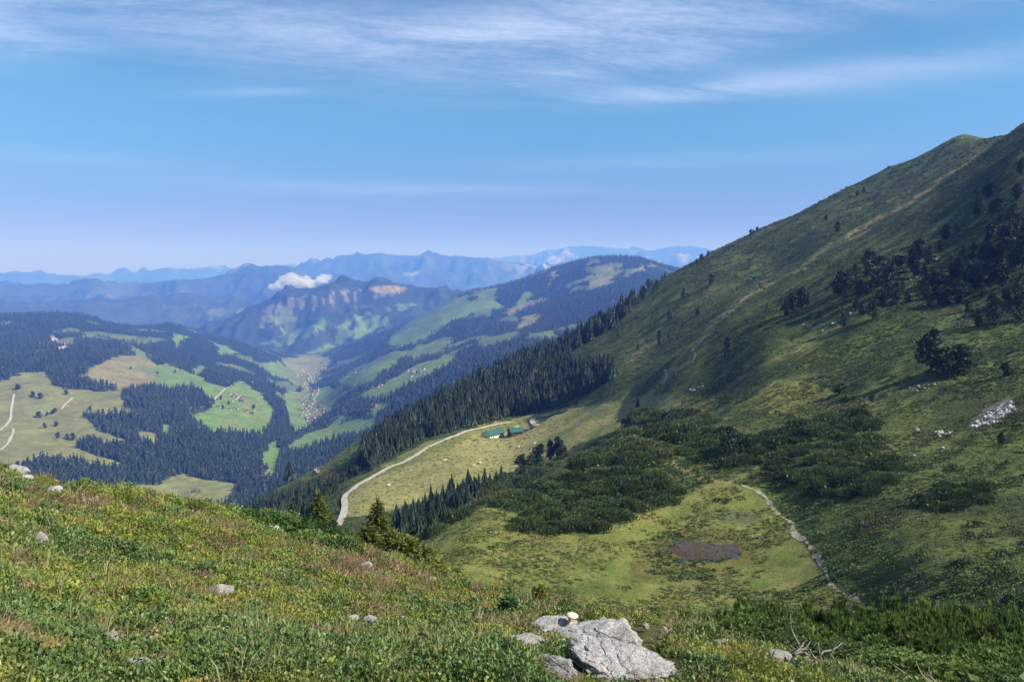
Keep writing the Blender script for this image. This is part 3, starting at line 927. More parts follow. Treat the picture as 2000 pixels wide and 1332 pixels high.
def pine_crown(name, mat, seed, lobes=9, tufts=46, W=0.24):
    """unit-height stone pine: bushy column of needle tufts on rounded boughs, gaps between"""
    random.seed(seed)
    mb = MB()
    for k in range(lobes):
        f = (k + 0.3) / lobes
        z = 0.16 + 0.74 * f
        env = W * math.sin(math.pi * min(0.18 + 0.80 * f, 1.0)) ** 0.7
        a = random.uniform(0, 6.28)
        off = env * random.uniform(0.15, 0.75)
        c = Vector((math.cos(a) * off, math.sin(a) * off, z))
        R_ = env * random.uniform(0.55, 0.9)
        for t in range(tufts):
            d = rdir(0.25)
            p = c + Vector((d.x * R_, d.y * R_, d.z * R_ * 0.95)) * random.uniform(0.6, 1.05)
            for q in range(2):
                leaf(mb, p, d * 0.5 + rdir(0.5), 0.075 * random.uniform(0.7, 1.3), 0.026 * random.uniform(0.8, 1.3), 0.4)
    for t in range(14):
        leaf(mb, Vector((random.uniform(-.04, .04), random.uniform(-.04, .04), random.uniform(.86, .94))), rdir(1.6), 0.08, 0.025)
    return mb.mesh(name, mat)


def dwarf_pine_crown(name, mat, seed, shoots=260, blades=5, hz=0.62, thin=0.16):
    """bush of upturned shoots, one unit in radius and about 0.8 high"""
    random.seed(seed)
    mb = MB()
    ph = [random.uniform(0, 6.28) for _ in range(3)]
    for i in range(shoots):
        a = random.uniform(0, 6.283); q = random.random() ** 0.5
        rr = q * (1 + 0.22 * math.sin(3 * a + ph[0]) + 0.15 * math.sin(5 * a + ph[1]))
        z = hz * (1 - 0.75 * q ** 2.2) * (random.uniform(0.72, 1.12) if hz < 1 or random.random() < 0.45 else random.uniform(0.25, 1.0))
        p = Vector((math.cos(a) * rr, math.sin(a) * rr, z * 0.72))
        ax = Vector((math.cos(a) * 0.55 * q, math.sin(a) * 0.55 * q, 1)).normalized()
        h = random.uniform(0.11, 0.22) * (0.8 if hz > 1 else 1.0)
        u = ax.orthogonal().normalized(); w = ax.cross(u)
        for b in range(blades):
            th = 6.283 * b / blades + random.uniform(-.4, .4)
            o = u * math.cos(th) + w * math.sin(th)
            base = p + ax * h * random.uniform(-0.3, 0.35)
            leaf(mb, base, ax * 1.0 + o * random.uniform(0.35, 0.8), h * random.uniform(0.6, 0.95), h * thin, 0.5)
    for i in range(shoots // 3):            # shaded inner boughs
        a = random.uniform(0, 6.283); q = random.random() ** 0.5 * 0.95
        leaf(mb, Vector((math.cos(a) * q, math.sin(a) * q, random.uniform(0.02, 0.65) * hz * (1 - q * q * .7))), rdir(0.3), 0.3, 0.09)
    return mb.mesh(name, mat)


def stems_mesh(name, n, h, rad, seed):
    random.seed(seed)
    mb = MB()
    for i in range(n):
        a = random.uniform(0, 6.28)
        q = random.uniform(0.3, 0.8)
        mb.tube([(0, 0, -0.12), (math.cos(a) * q * 0.5, math.sin(a) * q * 0.5, h * 0.2), (math.cos(a) * q, math.sin(a) * q, h * random.uniform(.7, 1))], [rad, rad * .8, rad * .4], 5)
    return mb.mesh(name, 'bark')


def trunk_mesh(name, h, r0, seed, limbs=0):
    random.seed(seed)
    mb = MB()
    mb.tube([(0, 0, -0.03), (0.004, 0, h * 0.35), (-.003, .004, h * 0.7), (0, 0, h)], [r0 * 1.25, r0, r0 * .6, r0 * .2], 7)
    for i in range(limbs):
        a = random.uniform(0, 6.28); z = h * random.uniform(.25, .85)
        mb.tube([(0, 0, z), (math.cos(a) * .07, math.sin(a) * .07, z + .015), (math.cos(a) * .14, math.sin(a) * .14, z + .05)], [r0 * .35, r0 * .25, r0 * .12], 4)
    return mb.mesh(name, 'bark')


def rock_mesh(name, mat, seed, sub=4, cuts=9, rough=0.16, crag=0.0):
    """boulder: a ball cut by planes, weathered, split along joints"""
    random.seed(seed)
    bm = bmesh.new()
    bmesh.ops.create_icosphere(bm, subdivisions=sub, radius=1.0)
    P = np.array([v.co[:] for v in bm.verts])
    for i in range(cuts):
        n = np.array(rdir(0.1)); d = random.uniform(0.45, 0.82)
        over = P @ n - d
        P = P - np.outer(np.maximum(over, 0) * 0.94, n)
    o = seed * 3.7
    disp = fbm(P[:, 0] * 1.6 + o + P[:, 2], P[:, 1] * 1.6 - o + P[:, 2] * 0.7, 5, seed, 0.55)
    cr = ridged(P[:, 0] * 1.3 + P[:, 2] * .8 + o, P[:, 1] * 1.3 - P[:, 2] * .6, 3, seed + 9)
    k = 1 + rough * disp - rough * 0.6 * np.maximum(cr - 0.45, 0)
    if crag:
        # stepped joint blocks and open cracks
        for j in range(3):
            n = np.array(rdir(0)); ph = P @ n * random.uniform(2.5, 4.0) + 0.5 * fbm(P[:, 0] * 2 + j, P[:, 1] * 2 + P[:, 2], 3, seed + j)
            fr = ph - np.floor(ph)
            k += crag * (vn(np.floor(ph) * 1.7 + 3.1, np.full(len(ph), j * 2.3), seed + 20) * 0.6) - crag * 1.1 * np.exp(-(np.minimum(fr, 1 - fr) / 0.05) ** 2)
        k += crag * 0.35 * fbm(P[:, 0] * 9 + P[:, 2] * 5, P[:, 1] * 9 - P[:, 2] * 6, 4, seed + 40, 0.6)
    P = P * k[:, None]
    for v, p in zip(bm.verts, P):
        v.co = p
    me = bpy.data.meshes.new(name)
    bm.to_mesh(me); bm.free()
    for p in me.polygons:
        p.use_smooth = sub == 4
    me.materials.append(MATS[mat])
    return me


def scatter(name, pts, scl, rot, idx, protos, label, **props):
    """one mass of ground cover or far trees: plants set out on points"""
    me = bpy.data.meshes.new(name)
    n = len(pts)
    me.vertices.add(n); me.vertices.foreach_set('co', np.asarray(pts, np.float32).ravel())
    a = me.attributes.new('scl', 'FLOAT_VECTOR', 'POINT'); a.data.foreach_set('vector', np.asarray(scl, np.float32).ravel())
    a = me.attributes.new('rot', 'FLOAT_VECTOR', 'POINT'); a.data.foreach_set('vector', np.asarray(rot, np.float32).ravel())
    a = me.attributes.new('idx', 'INT', 'POINT'); a.data.foreach_set('value', np.asarray(idx, np.int32))
    o = link(name, me, None, kind='stuff', label=label, **props)
    ng = bpy.data.node_groups.new(name, 'GeometryNodeTree')
    ng.interface.new_socket('Geometry', in_out='INPUT', socket_type='NodeSocketGeometry')
    ng.interface.new_socket('Geometry', in_out='OUTPUT', socket_type='NodeSocketGeometry')
    N, K = ng.nodes, ng.links
    gi, go = N.new('NodeGroupInput'), N.new('NodeGroupOutput')
    jn = N.new('GeometryNodeJoinGeometry')
    for pm in reversed(protos):
        po = bpy.data.objects.new(pm.name, pm)
        oi = N.new('GeometryNodeObjectInfo'); oi.inputs['Object'].default_value = po
        g2 = N.new('GeometryNodeGeometryToInstance')
        K.new(oi.outputs['Geometry'], g2.inputs[0]); K.new(g2.outputs[0], jn.inputs[0])
    ip = N.new('GeometryNodeInstanceOnPoints'); ip.inputs['Pick Instance'].default_value = True

    def attr(nm, typ):
        q = N.new('GeometryNodeInputNamedAttribute'); q.data_type = typ; q.inputs[0].default_value = nm
        return q.outputs[0]
    e2r = N.new('FunctionNodeEulerToRotation'); K.new(attr('rot', 'FLOAT_VECTOR'), e2r.inputs[0])
    K.new(gi.outputs[0], ip.inputs['Points']); K.new(jn.outputs[0], ip.inputs['Instance'])
    K.new(attr('idx', 'INT'), ip.inputs['Instance Index']); K.new(e2r.outputs[0], ip.inputs['Rotation']); K.new(attr('scl', 'FLOAT_VECTOR'), ip.inputs['Scale'])
    K.new(ip.outputs[0], go.inputs[0])
    md = o.modifiers.new('scatter', 'NODES'); md.node_group = ng
    return o


def thing(name, loc, label, cat, group=None, rotz=0.0, scale=1.0):
    o = bpy.data.objects.new(name, None)
    COL.objects.link(o)
    o.location = loc; o.rotation_euler = (0, 0, rotz)
    o.scale = (scale, scale, scale) if not isinstance(scale, (tuple, list)) else scale
    o.empty_display_size = 0.3
    o['label'] = label; o['category'] = cat
    if group:
        o['group'] = group
    return o


def part(name, me, parent, loc=(0, 0, 0), rot=(0, 0, 0), scale=(1, 1, 1), label=None):
    o = bpy.data.objects.new(name, me)
    COL.objects.link(o)
    o.parent = parent; o.location = loc; o.rotation_euler = rot; o.scale = scale
    if label:
        o['label'] = label
    return o


def sample_poly(poly, n, mind, seed):
    """random points of a region, kept apart"""
    rs = np.random.default_rng(seed)
    P = np.array(poly, float)
    lo, hi = P.min(0), P.max(0)
    pts = []
    tries = 0
    cell = {}
    while len(pts) < n and tries < n * 40:
        tries += 1
        p = rs.uniform(lo, hi)
        if not inpoly(p[0:1], p[1:2], poly)[0]:
            continue
        k = (int(p[0] // mind), int(p[1] // mind))
        if any((abs(p[0] - q[0]) ** 2 + ((p[1] - q[1]) * 1.6) ** 2) < mind * mind for dx in (-1, 0, 1) for dy in (-1, 0, 1) for q in cell.get((k[0] + dx, k[1] + dy), ())):
            continue
        cell.setdefault(k, []).append(p)
        pts.append(p)
    return pts


# ------------------------------------------------------------------ heath shrubs round the photographer
STONE_ZONES = [(1205, 1300, 215, 130), (1188, 1258, 130, 30), (1075, 1240, 80, 30), (1035, 1272, 76, 40), (1085, 1318, 90, 40), (1113, 1240, 30, 30), (1300, 1256, 20, 10), (1412, 1275, 56, 36), (1530, 1308, 70, 30), (1590, 1316, 50, 20), (685, 1219, 34, 24), (725, 1223, 38, 26),
               (715, 1112, 24, 16), (846, 1141, 24, 16), (108, 966, 36, 22), (80, 1066, 34, 26), (30, 926, 50, 18), (45, 944, 34, 16), (222, 1278, 40, 44), (290, 1272, 56, 36), (268, 1314, 64, 24), (325, 1300, 40, 18), (770, 1312, 40, 18), (430, 1166, 50, 18), (1375, 1272, 36, 20), (205, 1188, 22, 14), (783, 1217, 18, 14)]


def build_heath():
    rs = np.random.default_rng(11)
    n = 170000
    a = rs.uniform(R(-44), R(46), n)
    r = np.exp(rs.uniform(math.log(1.9), math.log(34), n))
    x, y = r * np.sin(a), r * np.cos(a)
    z = HEATH.z(x, y)
    px, py = to_px(x, y, z)
    keep = (py < 1480) & (px > -120) & (px < 2120)
    keep &= ~inpoly(px, py, [(1345, 1232), (1500, 1284), (1620, 1318), (1750, 1350), (2150, 1460), (2150, 1000), (1345, 1000)])
    for sx, sy, sw, sh in STONE_ZONES:          # no shrub grows on or right against the bare rock
        keep &= ~((np.abs(px - sx) < sw * 0.52) & (py > sy - sh * 0.6) & (py < sy + sh * 0.42 + 4))
    x, y, z, r, px, py = [q[keep] for q in (x, y, z, r, px, py)]
    n = len(x)
    f1 = fbm(x * 0.75, y * 0.75, 4, 201) + 0.55 * fbm(x * 3, y * 3, 2, 205)
    f2 = fbm(x * 0.6 + 9, y * 0.6, 4, 202) + 0.55 * fbm(x * 3.1, y * 3, 2, 206)
    f2 += 0.5 * inpoly(px, py, [(330, 1240), (600, 1230), (1000, 1240), (1080, 1340), (330, 1340)]) + 0.35 * inpoly(px, py, [(480, 990), (640, 1030), (700, 1080), (560, 1070), (470, 1030)])
    f1 += 0.35 * inpoly(px, py, [(540, 1060), (760, 1080), (900, 1150), (1200, 1190), (1300, 1230), (1000, 1200), (700, 1110)]) + 0.3 * inpoly(px, py, [(0, 1050), (300, 1080), (420, 1150), (200, 1160), (0, 1130)])
    kind = np.zeros(n, int)
    kind[f1 > 0.19] = 2
    kind[f2 > 0.24] = 1
    u = rs.random(n)
    kind[u < 0.06] = 3
    kind[(u > 0.72)] = rs.integers(0, 3, (u > 0.72).sum())
    base = 0.036 * r ** 0.62
    rot = np.stack([rs.uniform(-.3, .3, n), rs.uniform(-.3, .3, n), rs.uniform(0, 6.28, n)], 1)
    specs = [('bilberry_heath', 'yellow-green bilberry shrubs matting the near slope', [clump_mesh('bilberry_clump', 'bilberry', 170, 0.135, 0.052, 0.35, 0.75, s) for s in (1, 2, 3)], 1.0),
             ('alpenrose_heath', 'dark glossy alpenrose shrubs on the near slope', [clump_mesh('alpenrose_clump', 'alpenrose', 170, 0.155, 0.055, 0.35, 0.8, s) for s in (4, 5, 6)], 1.0),
             ('heather', 'rusty brown heather twigs on the near slope', [blade_mesh('heather_clump', 'heather', 60, 0.7, 0.022, 0.8, s) for s in (7, 8)] + [clump_mesh('heather_sprig', 'heather', 110, 0.15, 0.04, 0.8, 0.7, 9)], 0.95),
             ('grass', 'straw coloured grass blades between the near shrubs', [blade_mesh('grass_tuft', 'dry_grass', 22, 1.25, 0.016, 0.6, s) for s in (10, 11)], 1.0)]
    for k, (nm, lab, protos, sc) in enumerate(specs):
        m = kind == k
        c = m.sum()
        s = base[m] * sc * np.exp(rs.normal(-0.10, 0.34, c)).clip(0.35, 1.8)
        scatter(nm, np.stack([x[m], y[m], z[m]], 1), np.stack([s, s, s * rs.uniform(0.7, 1.25, c)], 1), rot[m], rs.integers(0, len(protos), c), protos, lab)


build_heath()

# ------------------------------------------------------------------ tufts on the alp
def build_alp_cover():
    rs = np.random.default_rng(12)
    n = 260000
    a = rs.uniform(R(-16), R(38), n); r = np.exp(rs.uniform(math.log(100), math.log(1200), n))
    x, y = r * np.sin(a), r * np.cos(a)
    z = ALP.z(x, y)
    px, py = to_px(x, y, z)
    keep = (px > 480) & (px < 2060) & (py < 1260) & (z < 400)
    bog = inpoly(px, py, BOG) & (r < 300)
    past = inpoly(px, py, PASTURE) & (r > 330)
    pool = inpoly(px, py, POOL) & (r < 300)
    rib = (linedist(px, py, RIB) < 7) & (r > 300)
    f = fbm((-x * 0.5 + y * 0.86) / 8, (x * 0.86 + y * 0.5) / 26, 4, 301) + 0.4 * fbm(x / 30, y / 30, 3, 302)
    u = rs.random(n)
    dark = keep & (~bog | (fbm(x / 11, y / 6, 4, 308) > 0.22)) & ~pool & ~past & ~rib & (f + 0.3 * (u - .5) > 0.02) & (u < 0.75)
    lite = keep & ~dark & ((~bog & ~past & (u < 0.35)) | (bog & ~pool & (fbm(x / 8, y / 8, 3, 303) + u * .5 > 0.22) & (u < 0.8)) | (past & (u < 0.12)))
    for nm, m, lab, mat, hgt, sd in (('shrubbery', dark, 'low dark dwarf shrubs covering the hillside', 'tuft_dark', 0.75, 21), ('tussock_grass', lite, 'yellow-green grass tussocks of the alpine basin', 'tuft_light', 0.45, 31)):
        c = int(m.sum())
        s = (0.12 + 0.0013 * r[m]) * rs.uniform(0.5, 1.4, c) * np.where(bog[m], rs.uniform(0.6, 1.5, c), 1.0)
        protos = [clump_mesh(nm + '_plant', mat, 16, 0.75, 0.30, 0.8, 0.7, sd + q) for q in range(3)]
        scatter(nm, np.stack([x[m], y[m], z[m] - 0.05], 1), np.stack([s, s, s * hgt], 1), np.stack([np.zeros(c), np.zeros(c), rs.uniform(0, 6.28, c)], 1), rs.integers(0, 3, c), protos, lab)
    # taller single bushes dotted over the slope
    m2 = keep & ~bog & ~past & (fbm(x / 45, y / 45, 3, 309) > 0.0) & (rs.random(n) < 0.022) & (px > 1000)
    c = int(m2.sum())
    s = rs.uniform(0.6, 1.5, c) * (0.7 + r[m2] / 900)
    scatter('juniper_shrubs', np.stack([x[m2], y[m2], z[m2] - 0.05], 1), np.stack([s, s, s * rs.uniform(.7, 1.3, c)], 1), np.stack([np.zeros(c), np.zeros(c), rs.uniform(0, 6.28, c)], 1), rs.integers(0, 2, c),
            [clump_mesh('juniper_plant', 'dwarf_pine_needles', 60, 0.38, 0.12, 0.9, 0.9, 45 + q) for q in range(2)], 'small dark bushes dotted over the grassy hillside')
    # sedge standing in the bog pool
    m = keep & inpoly(px + 6 * fbm(x / 3, y / 3, 2, 305), py, POOL) & (r < 300)
    c = int(m.sum())
    protos = [blade_mesh('sedge_tuft', 'heather', 16, 1.0, 0.05, 0.7, 41)]
    s = rs.uniform(0.25, 0.5, c)
    scatter('sedge', np.stack([x[m], y[m], z[m]], 1), np.stack([s, s, s], 1), np.stack([np.zeros(c), np.zeros(c), rs.uniform(0, 6.28, c)], 1), np.zeros(c), protos, 'dark sedge standing in the bog pool')


build_alp_cover()

# ------------------------------------------------------------------ roads and paths
def strip(name, layer, pix, width, mat, label, step=3.0, lift=0.12, rmin=0.0, wob=0.0):
    P = [layer.hit(px, py, rmin) for px, py in pix]
    pts = []
    for i in range(len(P) - 1):
        p0, p1, p2, p3 = P[max(i - 1, 0)], P[i], P[i + 1], P[min(i + 2, len(P) - 1)]
        n = max(2, int((p2 - p1).length / step))
        for k in range(n):
            t = k / n
            pts.append(0.5 * ((2 * p1) + (p2 - p0) * t + (2 * p0 - 5 * p1 + 4 * p2 - p3) * t * t + (3 * p1 - p0 - 3 * p2 + p3) * t ** 3))
    pts.append(P[-1])
    v, f = [], []
    for i, p in enumerate(pts):
        d = pts[min(i + 1, len(pts) - 1)] - pts[max(i - 1, 0)]
        d.z = 0
        d = d.normalized() if d.length > 1e-6 else Vector((1, 0, 0))
        nrm = Vector((-d.y, d.x, 0))
        w = width * (1 + wob * float(vn(i * 0.31, 4.2, 7)))
        zc = max(float(layer.z(*(p + nrm * o * w)[:2])) for o in (-.5, 0, .5))
        for o in (-.5, -.17, .17, .5):
            q = p + nrm * o * w
            v.append((q.x, q.y, (0.6 * zc + 0.4 * float(layer.z(q.x, q.y)) if width > 2 else float(layer.z(q.x, q.y))) + lift))
    for i in range(len(pts) - 1):
        for k in range(3):
            a = i * 4 + k
            f.append((a, a + 1, a + 5, a + 4))
    mb = MB(); mb.add(v, f)
    return link(name, mb.mesh(name, mat, True), None, kind='structure', label=label)


strip('gravel_road', ALP, [(642, 1055), (655, 1034), (668, 1012), (674, 990), (674, 972), (692, 954), (722, 935), (760, 914), (800, 897), (840, 872), (880, 854), (930, 838), (975, 828), (1005, 824)], 3.6, 'gravel', 'pale gravel farm road climbing across the pasture to the huts', step=1.5, lift=0.2, rmin=330)
strip('gravel_track', ALP, [(1005, 833), (1030, 836), (1048, 832), (1040, 822), (1052, 815), (1085, 808), (1110, 800)], 4.5, 'gravel', 'pale gravel yard and track curling behind the huts', step=1.5, lift=0.2, rmin=330)
strip('footpath', ALP, [(1690, 1182), (1660, 1165), (1625, 1145), (1612, 1115), (1596, 1085), (1578, 1062), (1550, 1040), (1545, 1020), (1515, 1000), (1492, 968), (1450, 948)], 1.0, 'path_earth', 'trodden footpath winding down the slope beside the bog', step=0.7, lift=0.06, wob=0.9)
strip('footpath', ALP, [(1335, 922), (1318, 908), (1316, 897), (1328, 890)], 0.9, 'path_earth', 'short bare piece of footpath among the dwarf pines', step=0.7, lift=0.06, wob=0.9)
strip('footpath', ALP, [(1296, 752), (1302, 735), (1298, 722)], 1.3, 'path_earth', 'worn zigzag of footpath low on the spur', step=2, lift=0.2, wob=0.5)
strip('footpath', ALP, [(1352, 708), (1358, 692), (1352, 682), (1368, 670), (1385, 655)], 1.3, 'path_earth', 'worn zigzag of footpath higher on the spur', step=2, lift=0.2, wob=0.5)
strip('farm_track', ALP, [(622, 924), (616, 915), (640, 899), (668, 885), (690, 872)], 3.2, 'gravel', 'thin track across the small clearing below the wood', rmin=560, lift=0.3)
for pl, lab in (([(0, 842), (20, 820), (22, 800), (28, 770)], 'pale farm track along the edge of the olive clearing'), ([(0, 880), (14, 868), (26, 845), (25, 838)], 'pale farm track bending below the olive clearing'),
                ([(120, 800), (128, 790), (141, 778)], 'short farm track up the middle of the olive clearing'), ([(68, 895), (78, 888), (90, 886)], 'short farm track at the foot of the olive clearing'),
                ([(375, 800), (400, 793), (430, 770), (455, 752)], 'lane through the green hamlet meadow'), ([(560, 752), (530, 745), (510, 747), (470, 748)], 'road out of the village across the valley'),
                ([(615, 830), (598, 812), (612, 785), (622, 760), (608, 738), (590, 722)], 'main road along the valley floor village')):
    strip('farm_road', VALE, pl, 7.0, 'gravel', lab, step=18, lift=1.5, wob=0.2)

# ------------------------------------------------------------------ trees
SPRUCES = [cone_spruce('spruce_crown', 9, 7, 50 + k, sl) for k, sl in enumerate((0.15, 0.17, 0.13, 0.19))]
SPRUCE_TRUNK = trunk_mesh('spruce_trunk', 0.9, 0.014, 3)
PINES = [pine_crown('pine_crown', 'stone_pine_needles', 70 + k, 9 + k % 3, 46, w) for k, w in enumerate((0.22, 0.27, 0.20, 0.30, 0.24))]
PINE_TRUNK = trunk_mesh('pine_trunk', 0.85, 0.022, 5, 7)
DWARF = [dwarf_pine_crown('dwarf_pine_crown', 'dwarf_pine_needles', 90 + k) for k in range(4)]
DWARF_STEM = stems_mesh('dwarf_pine_stem', 4, 0.45, 0.04, 95)
FAR = [cone_spruce('far_spruce_crown', 3, 4, 100 + k, 0.17 + 0.03 * k, 'far_forest_needles') for k in range(3)]


def tree(name, loc, h, crown, trunk, label, cat, group, wide=1.0):
    if group and name == 'spruce_tree' and label.startswith('dark'):
        size = 'tall' if h > 15.5 else 'short' if h < 11 else 'mid-sized'
        label = size + (' broad ' if wide > 1.28 else ' slim ') + label.replace('slender ', '')
    t = thing(name, loc, label, cat, group, random.uniform(0, 6.28), (h * wide, h * wide, h))
    part('trunk', trunk, t); part('crown', crown, t)
    return t


def sink(layer, p, d):
    return Vector((p.x, p.y, p.z - d))


# spruce wood behind the pasture: the trees that show largest one by one, the rest as the wood
rs = np.random.default_rng(5)
woodpts = [(ALP.hit(p[0], p[1], 420), 'up') for p in sample_poly(SPRUCE_UP, 2100, 5.0, 301)] + [(ALP.hit(p[0], p[1], 380), 'low') for p in sample_poly(SPRUCE_LOW, 420, 7.0, 302)]
woodpts += [(ALP.hit(p[0], p[1], 600), 'up') for p in sample_poly([(560, 945), (620, 900), (700, 848), (800, 795), (900, 755), (900, 770), (800, 812), (700, 858), (640, 888), (575, 930)], 150, 4, 303)]
woodpts.sort(key=lambda q: q[0].length)
woodpts = [q for q in woodpts if not (inpoly(*[np.array([v]) for v in to_px(q[0].x, q[0].y, q[0].z)], CLEARING)[0])]
rest = []
for i, (p, zone) in enumerate(woodpts):
    h = float(np.clip(rs.normal(13.5, 4.4), 5, 25)) * (0.62 if zone == 'low' else 1.0)
    if i < 290:
        tree('spruce_tree', sink(ALP, p, 0.3), h, SPRUCES[i % 4], SPRUCE_TRUNK,
             'dark slender spruce at the near edge of the wood behind the pasture' if zone == 'up' else 'dark slender spruce in the wood beside the lower bend of the gravel road', 'tree',
             'spruces along the pasture edge' if zone == 'up' else 'spruces below the gravel road', rs.uniform(0.95, 1.6))
    else:
        rest.append((p, h))
scatter('forest', [tuple(sink(ALP, p, 0.5)) for p, h in rest], [(h * w, h * w, h) for (p, h), w in zip(rest, rs.uniform(.95, 1.6, len(rest)))],
        [(0, 0, q) for q in rs.uniform(0, 6.28, len(rest))], rs.integers(0, 4, len(rest)), SPRUCES, 'dense dark spruce wood on the slope behind the pasture')

# spruces and pines between the pasture and the bog
mix = [(896, 990, 48), (880, 985, 38), (844, 1020, 50), (810, 1035, 56), (788, 1046, 62), (775, 1042, 60), (826, 1012, 46), (862, 1005, 42), (930, 965, 36), (957, 953, 32), (975, 952, 30), (985, 945, 26)]
mix += [(p[0], p[1], random.uniform(22, 52)) for p in sample_poly([(775, 1050), (790, 1010), (880, 970), (960, 945), (990, 940), (960, 965), (920, 990), (860, 1030), (820, 1055)], 60, 9, 304)]
for k, (px, py, hp) in enumerate(mix):
    p = ALP.hit(px, py, 150)
    h = hp / FPX * p.length * 1.02
    tree('spruce_tree', sink(ALP, p, 0.2), h, SPRUCES[k % 4], SPRUCE_TRUNK, 'dark spruce in the belt between the straw pasture and the bog', 'tree', 'spruces between pasture and bog', random.uniform(1.0, 1.5))
for px, py, hp in [(1022, 926, 42), (1032, 924, 36), (1054, 915, 50), (1048, 916, 38), (1075, 898, 42), (1088, 894, 44), (1096, 893, 36), (1105, 892, 20)]:
    p = ALP.hit(px, py, 150)
    tree('stone_pine', sink(ALP, p, 0.2), hp / FPX * p.length, PINES[random.randrange(5)], PINE_TRUNK, 'dark bushy stone pine on the brow of the dwarf pine hillock', 'tree', 'stone pines on the hillock brow', random.uniform(0.95, 1.25))

# stone pines strewn over the big hillside
def crop(x, y, h, s=2.664, ox=1250, oy=230):
    return ox + x / s, oy + y / s, h / s


hill = [(370, 870, 60), (225, 935, 60), (155, 1050, 80), (85, 880, 40), (15, 950, 80), (300, 1030, 40), (220, 1090, 50), (100, 1160, 60), (150, 1150, 50), (505, 900, 30), (620, 880, 30), (590, 850, 25),
        (660, 1010, 50), (735, 970, 40), (805, 920, 50), (1025, 600, 60), (970, 540, 35), (1130, 410, 30), (1165, 390, 25), (710, 552, 16), (575, 612, 32), (610, 592, 26), (590, 604, 22), (320, 748, 40), (355, 722, 30), (392, 700, 18), (295, 762, 30), (45, 880, 50), (130, 820, 34)]
for q in hill:
    px, py, hp = crop(*q)
    p = ALP.hit(px, py, 300)
    tree('stone_pine', sink(ALP, p, 0.3), hp / FPX * p.length, PINES[random.randrange(5)] if random.random() < .6 else SPRUCES[random.randrange(4)], PINE_TRUNK, 'lone small conifer on the shaded grass slope beyond the spur', 'tree', 'lone trees on the shaded slope', random.uniform(0.9, 1.2))
rocky = [(840, 1000, 120), (790, 1010, 100), (760, 1030, 80), (870, 980, 70), (1040, 930, 130), (1090, 900, 110), (1110, 870, 100), (1180, 790, 100), (1215, 760, 60), (1240, 880, 150), (1290, 920, 140), (1330, 960, 100), (1250, 980, 90), (1300, 840, 90), (1320, 780, 60),
         (1410, 800, 110), (1440, 830, 80), (1500, 760, 90), (1590, 640, 80), (1620, 800, 80), (1640, 830, 90), (1740, 830, 90), (1770, 800, 80), (1720, 880, 110), (1485, 940, 80), (1600, 980, 90), (1830, 1010, 90), (1850, 850, 110), (1870, 760, 100), (1900, 720, 150), (1935, 680, 130),
         (1890, 880, 110), (1960, 640, 100), (1990, 780, 200), (1990, 950, 120), (1975, 1060, 140), (1210, 1050, 100), (1150, 1020, 50), (1060, 1090, 80), (1940, 560, 100), (1960, 430, 80), (1985, 300, 80), (1430, 700, 60), (1360, 770, 50), (1930, 800, 90), (1800, 720, 70), (1560, 700, 60), (1680, 740, 70)]
random.seed(63)
rocky += [((q[0] - 1250) * 2.664, (q[1] - 230) * 2.664, random.uniform(35, 105)) for q in sample_poly([(1620, 560), (1700, 500), (1800, 470), (1900, 400), (1995, 330), (1995, 640), (1900, 640), (1800, 600), (1700, 610), (1640, 620)], 46, 14, 333)]
for q in rocky:
    px, py, hp = crop(*q)
    p = ALP.hit(px, py, 150)
    tree('stone_pine', sink(ALP, p, 0.3), hp / FPX * p.length, PINES[random.randrange(5)], PINE_TRUNK, ('tall' if hp > 38 else 'small' if hp < 24 else 'mid-sized') + ' dark stone pine among the rocks of the steep shady slope', 'tree', 'stone pines on the steep rocky slope', random.uniform(0.95, 1.35))
for (px, py, hp, w, lab) in [(1818, 727, 78, 1.25, 'tall bushy stone pine lit on its crown at the foot of the steep slope'), (1874, 728, 52, 1.7, 'broad dark round pine beside the tall lit stone pine'), (1850, 738, 46, 1.4, 'low dark pine between the tall lit pine and its round neighbour'),
                             (1421, 705, 50, 0.7, 'slim single pine throwing a long shadow above the pale track'), (1426, 893, 60, 1.0, 'pointed conifer standing out of the dwarf pine thicket'), (1704, 786, 17, 1.1, 'tiny lone conifer on the meadow below the tall lit pine'),
                             (1640, 770, 24, 2.2, 'low spreading bush on the meadow at the slope foot'), (1966, 735, 26, 1.3, 'small pine by the track at the slope foot'), (1955, 868, 22, 1.0, 'small yellow-green conifer beside the pale scree')]:
    p = ALP.hit(px, py, 120)
    tree('stone_pine', sink(ALP, p, 0.2), hp / FPX * p.length, PINES[random.randrange(5)], PINE_TRUNK, lab, 'tree', None, w)
edge = [(1620, 560, 70), (1720, 620, 40), (1830, 600, 60), (1500, 700, 60), (1580, 780, 80), (1545, 775, 70), (1440, 790, 90), (1380, 800, 90), (1410, 795, 70), (1720, 920, 60), (1490, 770, 60), (1350, 830, 80), (1320, 850, 90), (1290, 870, 80)]
edge += [(1130 + 60 * k + random.uniform(-15, 15), 640 - 34 * k + random.uniform(-8, 8), random.uniform(30, 60)) for k in range(13)]
for q in edge:
    px, py, hp = crop(*q, ox=600, oy=450)
    p = ALP.hit(px, py, 500)
    tree('spruce_tree', sink(ALP, p, 0.3), hp / FPX * p.length, SPRUCES[random.randrange(4)], SPRUCE_TRUNK, 'spruce thinning out above the wood along the shaded crest', 'tree', 'spruces thinning out above the wood', random.uniform(0.9, 1.3))

